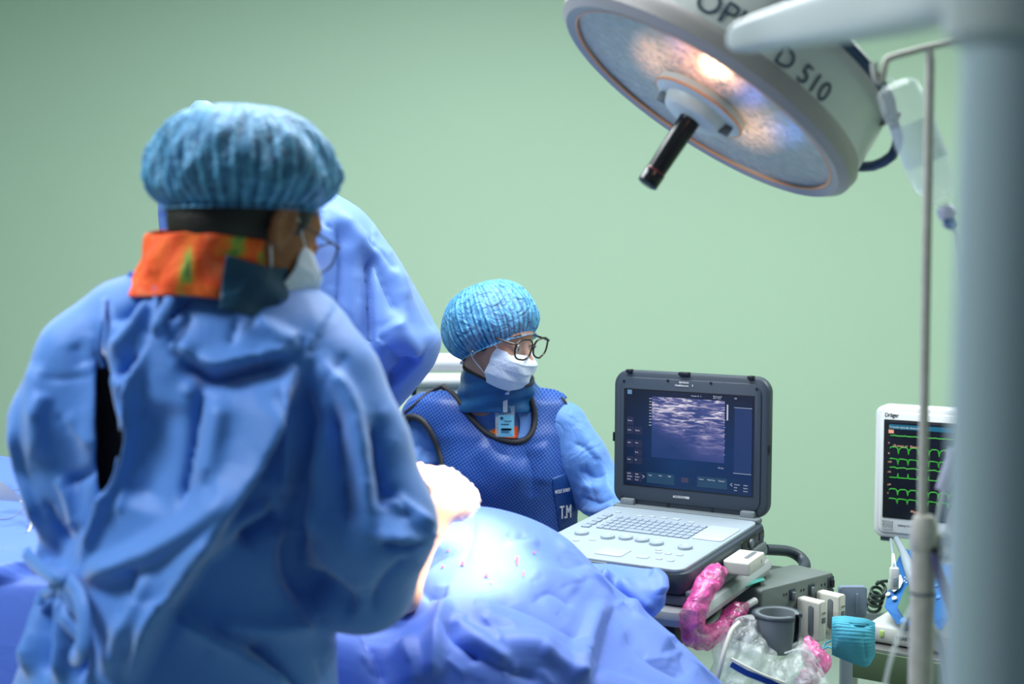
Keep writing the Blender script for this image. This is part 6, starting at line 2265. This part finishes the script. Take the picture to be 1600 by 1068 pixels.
o = mk('clear_strap', V, Fc, M_tube); bake(o, 0, 0.001); tag(o, 'short pale translucent strap above the chrome clamp', 'strap')

# =================================================================== surgeon
SH = Head(P(392, 352, 1.95), math.radians(45), math.radians(22), 0.0, 1.0)
G = lambda px, py, Y: tuple(P(px, py, Y))
S_torso = []
for py, l, r, cy, bb in ((405, 222, 428, 1.975, 0.088), (424, 214, 436, 1.975, 0.096), (440, 190, 458, 1.98, 0.104), (462, 155, 492, 1.98, 0.108), (500, 130, 530, 1.975, 0.125), (560, 115, 545, 1.97, 0.140), (640, 105, 530, 1.965, 0.150),
                         (740, 112, 505, 1.96, 0.155), (840, 104, 500, 1.955, 0.155), (900, 76, 505, 1.955, 0.155), (980, 40, 512, 1.955, 0.170), (1068, 10, 515, 1.955, 0.185), (1250, -40, 520, 1.955, 0.20), (1600, -70, 500, 1.955, 0.22)):
    Y = cy - bb * 0.35
    L_, R_ = P(l, py, Y), P(r, py, Y)
    S_torso.append((L_.z, (L_.x + R_.x) / 2, cy, (R_.x - L_.x) / 2, bb))
# body
fd = Field(ax(-0.80, 0.02, 0.010, (-0.50, -0.20, 0.0045)), ax(1.70, 2.55, 0.011, (1.82, 2.10, 0.0045)), ax(0.0, 1.80, 0.012, (1.48, 1.78, 0.0045)))
SH.build(fd)
fd.cone(SH.p(-0.03, 0, -0.05), G(325, 440, 1.97), 0.050, 0.056, 0.03)
fd.loft([(z, cx, cy, max(0.03, a * 0.72), bb * 0.60) for z, cx, cy, a, bb in S_torso if z > 0.95] + [(0.92, S_torso[-3][1] + 0.03, 1.955, 0.16, 0.11)], 0.05)
armR = [P(500, 545, 1.96), P(590, 845, 1.90), P(600, 850, 2.24)]
armL_ = [P(140, 560, 1.96), P(118, 800, 1.98), P(300, 830, 2.28)]
for A3 in (armR, armL_):
    fd.chain([tuple(p) for p in A3], [0.055, 0.042, 0.030], 0.03)
hand(fd, armR[2], Vector((0.02, 0.22, -0.01)), (0, 0, -1), 1, 0.5)
hand(fd, armL_[2], Vector((0.14, 0.16, -0.01)), (0, 0, -1), -1, 0.5)
for s in (-1, 1):
    cx = -0.50
    fd.chain([(cx + s * 0.09, 1.96, 0.90), (cx + s * 0.10, 1.95, 0.50), (cx + s * 0.10, 1.97, 0.10)], [0.085, 0.06, 0.042], 0.03)
    fd.chain([(cx + s * 0.10, 1.94, 0.045), (cx + s * 0.11, 2.12, 0.035)], [0.042, 0.034], 0.02)
V, Fc = fd.mesh(smooth=2)
sur = mk('person', V, Fc, M_skin_dark)
tag(sur, 'standing person seen from behind in tied blue surgical gown and bouffant cap, orange collar', 'person')
# trousers
fd = Field(ax(-0.74, -0.24, 0.012), ax(1.80, 2.1, 0.012), ax(0.06, 1.0, 0.012))
for s in (-1, 1):
    fd.chain([(-0.50 + s * 0.09, 1.96, 0.90), (-0.50 + s * 0.10, 1.95, 0.50), (-0.50 + s * 0.10, 1.97, 0.13)], [0.105, 0.08, 0.07], 0.03)
V, Fc = fd.mesh(); mk('trousers', V, Fc, M_sleeve, sur)
for s in (-1, 1):
    fd = Field(ax(-0.50 + s * 0.105 - 0.08, -0.50 + s * 0.105 + 0.08, 0.008), ax(1.84, 2.22, 0.008), ax(-0.01, 0.12, 0.008))
    fd.chain([(-0.50 + s * 0.10, 1.93, 0.05), (-0.50 + s * 0.11, 2.14, 0.042)], [0.052, 0.042], 0.02)
    V, Fc = fd.mesh(); V[:, 2] = np.maximum(V[:, 2], 0.001); mk('shoe', V, Fc, M_black, sur)
# hair
fd = Field(ax(-0.52, -0.20, 0.005), ax(1.80, 2.12, 0.005), ax(1.52, 1.78, 0.005))
fd.ell(SH.p(-0.020, 0, 0.035), (0.102, 0.084, 0.095), SH.R, 0.01)
fd.ell(SH.p(-0.062, 0, -0.020), (0.055, 0.066, 0.05), SH.R, 0.02)
fd.ell(SH.p(0.018, 0.068, 0.02), (0.022, 0.008, 0.024), SH.R, 0.01)
V, Fc = fd.mesh(); mk('hair', V, Fc, M_hair, sur)
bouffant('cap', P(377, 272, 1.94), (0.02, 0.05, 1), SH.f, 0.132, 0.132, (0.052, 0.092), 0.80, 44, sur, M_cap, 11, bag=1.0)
spectacles(SH, sur, 0.112, -0.004, w=0.028, h=0.021, gap=0.035, tr=0.0014)
mS = face_mask(SH, sur)

# gown
fd = Field(ax(-0.86, 0.04, 0.009), ax(1.70, 2.42, 0.011), ax(0.42, 1.60, 0.009))
fd.loft(S_torso, 0.03, 2.2)
fd.chain([G(190, 492, 1.97), G(132, 560, 1.96), G(96, 660, 1.95), G(112, 770, 1.95), G(132, 840, 1.98), G(300, 830, 2.26)], [0.050, 0.060, 0.064, 0.056, 0.052, 0.045], 0.030)
fd.chain([G(470, 520, 1.97), G(515, 600, 1.93), G(548, 700, 1.90), G(578, 820, 1.88)], [0.055, 0.066, 0.074, 0.084], 0.035)
fd.chain([G(578, 820, 1.88), G(566, 905, 1.92), G(600, 850, 2.22)], [0.084, 0.068, 0.05], 0.03)
fd.chain([G(600, 828, 1.88), G(672, 828, 1.93)], [0.060, 0.012], 0.025)
V, Fc = fd.mesh(smooth=3)
V, Fc = subdivide(V, Fc, 2)
GS = [
    # neck gather and tie
    ('r', [(250, 436), (250, 480), (254, 524)], 7, 0.012), ('v', [(240, 450), (215, 475), (172, 500)], 9, -0.012), ('r', [(238, 462), (205, 520), (170, 555)], 10, 0.010),
    ('v', [(262, 500), (280, 478), (300, 462)], 8, -0.010), ('v', [(215, 548), (190, 572), (172, 590)], 7, -0.010), ('r', [(205, 588), (190, 600), (178, 606)], 6, 0.008),
    # panel edge from gather to knot
    ('l', [(232, 520), (205, 590), (186, 690), (160, 780), (122, 895)], 20, -0.016), ('r', [(222, 530), (206, 600), (186, 700), (158, 795), (122, 892)], 11, 0.018),
    # horizontal shoulder swag
    ('l', [(465, 548), (400, 562), (330, 572), (262, 532)], 20, 0.016), ('v', [(275, 555), (330, 592), (400, 580), (455, 566)], 18, -0.024),
    ('r', [(390, 500), (420, 520), (470, 545)], 14, 0.006), ('v', [(360, 545), (366, 520), (374, 495)], 6, -0.005), ('v', [(262, 540), (285, 512), (296, 490)], 6, -0.006),
    # hollows of the back
    ('r', [(250, 620), (235, 720), (215, 800)], 45, -0.012), ('v', [(318, 600), (306, 700), (290, 800)], 12, -0.014),
    ('r', [(345, 620), (330, 700), (318, 760)], 18, 0.010),
    # the great diagonal fold
    ('l', [(474, 562), (425, 650), (380, 740), (318, 850), (262, 950), (200, 1075)], 48, 0.050), ('r', [(368, 740), (300, 815), (225, 865), (130, 906)], 16, 0.016),
    ('v', [(230, 865), (222, 920), (200, 980)], 9, -0.012), ('r', [(250, 870), (215, 960), (165, 1060)], 14, 0.012), ('r', [(290, 880), (250, 960), (200, 1040)], 12, -0.006),
    # right flank
    ('v', [(430, 600), (425, 680), (405, 760)], 20, -0.014), ('r', [(448, 640), (450, 720), (445, 780)], 16, 0.012),
    ('v', [(472, 575), (478, 680), (462, 790), (460, 890), (500, 970)], 13, -0.034), ('r', [(428, 786), (370, 815), (312, 868)], 13, 0.018), ('v', [(446, 800), (420, 812), (370, 845)], 16, -0.030),
    ('l', [(262, 955), (340, 1000), (400, 1035), (470, 1080)], 30, 0.016), ('r', [(330, 975), (420, 985), (500, 975)], 16, 0.010), ('v', [(380, 1000), (440, 1050), (470, 1080)], 10, -0.014),
    # sleeve
    ('r', [(492, 560), (540, 620), (566, 710), (578, 812)], 14, 0.014), ('v', [(520, 620), (530, 720), (536, 830)], 22, -0.018), ('v', [(590, 640), (598, 720), (600, 800)], 18, -0.020),
    ('l', [(678, 832), (640, 842), (585, 838)], 16, 0.018), ('v', [(590, 850), (640, 856), (676, 842)], 9, -0.014), ('r', [(612, 770), (640, 800), (668, 826)], 10, 0.012),
    ('v', [(606, 756), (630, 790), (640, 815)], 9, -0.014), ('r', [(470, 900), (520, 930), (560, 960)], 18, -0.014), ('r', [(500, 640), (495, 740), (490, 850)], 16, 0.010),
    ('v', [(580, 960), (600, 920), (650, 870)], 14, -0.012),
    # left arm
    ('l', [(20, 655), (36, 730), (66, 830)], 12, 0.008), ('v', [(150, 520), (154, 640), (150, 780), (140, 850)], 10, -0.022), ('v', [(60, 590), (100, 592), (140, 588)], 4, -0.003),
    ('v', [(100, 760), (130, 740), (150, 710)], 7, -0.008), ('r', [(90, 740), (110, 780), (120, 830)], 9, 0.007), ('v', [(70, 780), (90, 820), (110, 850)], 7, -0.007), ('r', [(60, 560), (56, 640), (60, 720)], 14, 0.006),
    # waist gathers
    ('r', [(48, 852), (70, 885), (112, 903)], 14, 0.016), ('v', [(45, 880), (60, 900), (95, 912)], 7, -0.014),
    ('v', [(66, 905), (50, 960), (20, 1040)], 9, -0.018), ('r', [(78, 905), (66, 960), (45, 1060)], 9, 0.012), ('v', [(92, 910), (84, 960), (70, 1060)], 8, -0.016),
    ('r', [(106, 920), (104, 980), (96, 1068)], 9, 0.012), ('v', [(128, 930), (130, 1000), (126, 1068)], 9, -0.014), ('r', [(50, 900), (30, 960), (0, 1040)], 10, 0.012),
]
for i in range(70):
    x = rng.uniform(30, 660); y = rng.uniform(450, 1068)
    a = rng.uniform(0.9, 2.3); L = rng.uniform(25, 80)
    GS.append(('v' if i % 2 else 'r', [(x, y), (x + L * math.cos(a), y + L * math.sin(a))], rng.uniform(6, 13), rng.uniform(-0.004, 0.004)))
GS = [(k_, p_, w_, a_ * 1.7) for k_, p_, w_, a_ in GS]
V = sculpt(V, Fc, GS, post=1)
NG = normals(V, Fc)
snapG = snapper(V, NG)
Q = proj(V)
slit = [(156, 545), (161, 552), (172, 600), (188, 680), (176, 745), (163, 768), (155, 772), (152, 700), (152, 620)]
front = V[:, 1] < 1.95
cutm = in_poly(Q, slit) & front
z_open = V[:, 2] < 0.46
necko = (V[:, 2] > P(0, 424, 1.95).z + 0.0)
keep = ~((cutm | z_open | necko)[Fc].any(1))
gownS = mk('gown', smooth_edges(V, Fc[keep]), Fc[keep], M_gown, sur)
bake(gownS, 0, 0.002)
# dark lead apron under the gown
fd = Field(ax(-0.70, -0.20, 0.012), ax(1.78, 2.15, 0.012), ax(0.75, 1.56, 0.012))
fd.loft([(z, cx, cy, a * 0.80, bb * 0.70) for z, cx, cy, a, bb in S_torso if 0.85 < z < 1.55], 0.03, 2.2)
fd.chain([G(172, 580, 1.945), G(170, 760, 1.94)], [0.035, 0.045], 0.03)
V2, F2 = fd.mesh(); mk('lead_apron', V2, F2, M_blackcloth, sur)
# neckline seam, tie loop, waist tie
seam([(205, 430), (250, 434), (300, 436), (360, 444), (410, 456), (440, 474)], 0.0045, 'neck_binding', mat('gown_binding', (0.02, 0.09, 0.42, 1), 0.6), gownS, snapG, 0.001)
q = [snapG(x, y, 0.005) for x, y in ((264, 436), (286, 437), (285, 457), (266, 456))]
b = B(); b.tube(q, 0.0012, 6, closed=True); b.build('tie_loop', MATS['gown_binding'], gownS)
rib = [snapG(252, 438, 0.006), snapG(256, 455, 0.012), snapG(252, 480, 0.016), snapG(250, 505, 0.014), snapG(256, 526, 0.008)]
V, Fc = ribbon(rib, 0.016, (0, -1, 0.2), curl=0.003); o = mk('neck_tie', V, Fc, M_gown, gownS); bake(o, 0, 0.0015)
rib = [snapG(166, 468, 0.004), snapG(167, 480, 0.008), snapG(168, 510, 0.010), snapG(166, 545, 0.010), snapG(160, 575, 0.004)]
V, Fc = ribbon(rib, 0.007, (0, -1, 0.0)); o = mk('panel_edge', V, Fc, M_gown, gownS); bake(o, 0, 0.002)
kn = snapG(114, 904, 0.012)
fdk = Field(ax(kn.x - 0.04, kn.x + 0.04, 0.003), ax(kn.y - 0.04, kn.y + 0.04, 0.003), ax(kn.z - 0.04, kn.z + 0.04, 0.003))
fdk.ell(tuple(kn), (0.014, 0.011, 0.010), k=0.006)
fdk.cone(tuple(kn + Vector((-0.012, 0, 0.004))), tuple(kn + Vector((0.012, 0, -0.004))), 0.007, 0.008, 0.005)
V, Fc = fdk.mesh(); mk('knot', V, Fc, M_gown, gownS)
for pts, wd in (([(114, 904, .012), (136, 912, .018), (156, 950, .028), (168, 1000, .030), (160, 1024, .028), (146, 1020, .026), (132, 985, .022), (122, 945, .018), (114, 908, .012)], 0.022),
                ([(112, 906, .012), (106, 940, .022), (110, 975, .026), (126, 1005, .026), (146, 1026, .026)], 0.018),
                ([(114, 906, .010), (96, 920, .016), (76, 934, .016), (66, 948, .012)], 0.016),
                ([(46, 862, .006), (60, 884, .010), (86, 898, .012), (112, 904, .012)], 0.020)):
    c = [snapG(x, y, o_) for x, y, o_ in pts]
    V, Fc = ribbon(c, wd, (-0.3, -1, 0.25), curl=0.004)
    o = mk('waist_tie', V, Fc, M_gown, gownS); bake(o, 1, 0.0015)
# collars at the neck
def ring_collar(name, pxs, m, r0, r1, a0, a1, zb, zt, cx, cy, tilt=0.0, parent=sur):
    rows = []
    for i in range(16):
        v = i / 15
        row = []
        for k in range(70):
            a = a0 + (a1 - a0) * k / 69
            r = r0 + (r1 - r0) * v + 0.003 * math.sin(4 * a + 7 * v) + 0.002 * math.sin(9 * a - 5 * v)
            row.append(Vector((cx[0] + (cx[1] - cx[0]) * v + r * math.cos(a) * 1.08, cy + r * math.sin(a) * 0.95, zb + (zt - zb) * v + tilt * math.cos(a) + 0.003 * math.sin(3 * a))))
        rows.append(row)
    V, Fc = grid_mesh(rows)
    o = mk(name, V, Fc, m, parent); bake(o, 1, 0.004)
    return o
c0 = P(318, 438, 1.955); c1 = P(338, 366, 1.935)
ring_collar('printed_collar', None, M_print, 0.084, 0.080, 0, 2 * PI, c0.z - 0.02, c1.z, (c0.x, c1.x), 1.928, -0.004)
c0 = P(345, 452, 1.96); c1 = P(352, 388, 1.94)
ring_collar('thyroid_collar', None, mat('teal_navy', srgb(10, 62, 92), 0.5, wr=0.3, wscale=12), 0.092, 0.080, -1.36, 1.6, c0.z - 0.02, c1.z - 0.006, (c0.x, c1.x), 1.926, -0.018)
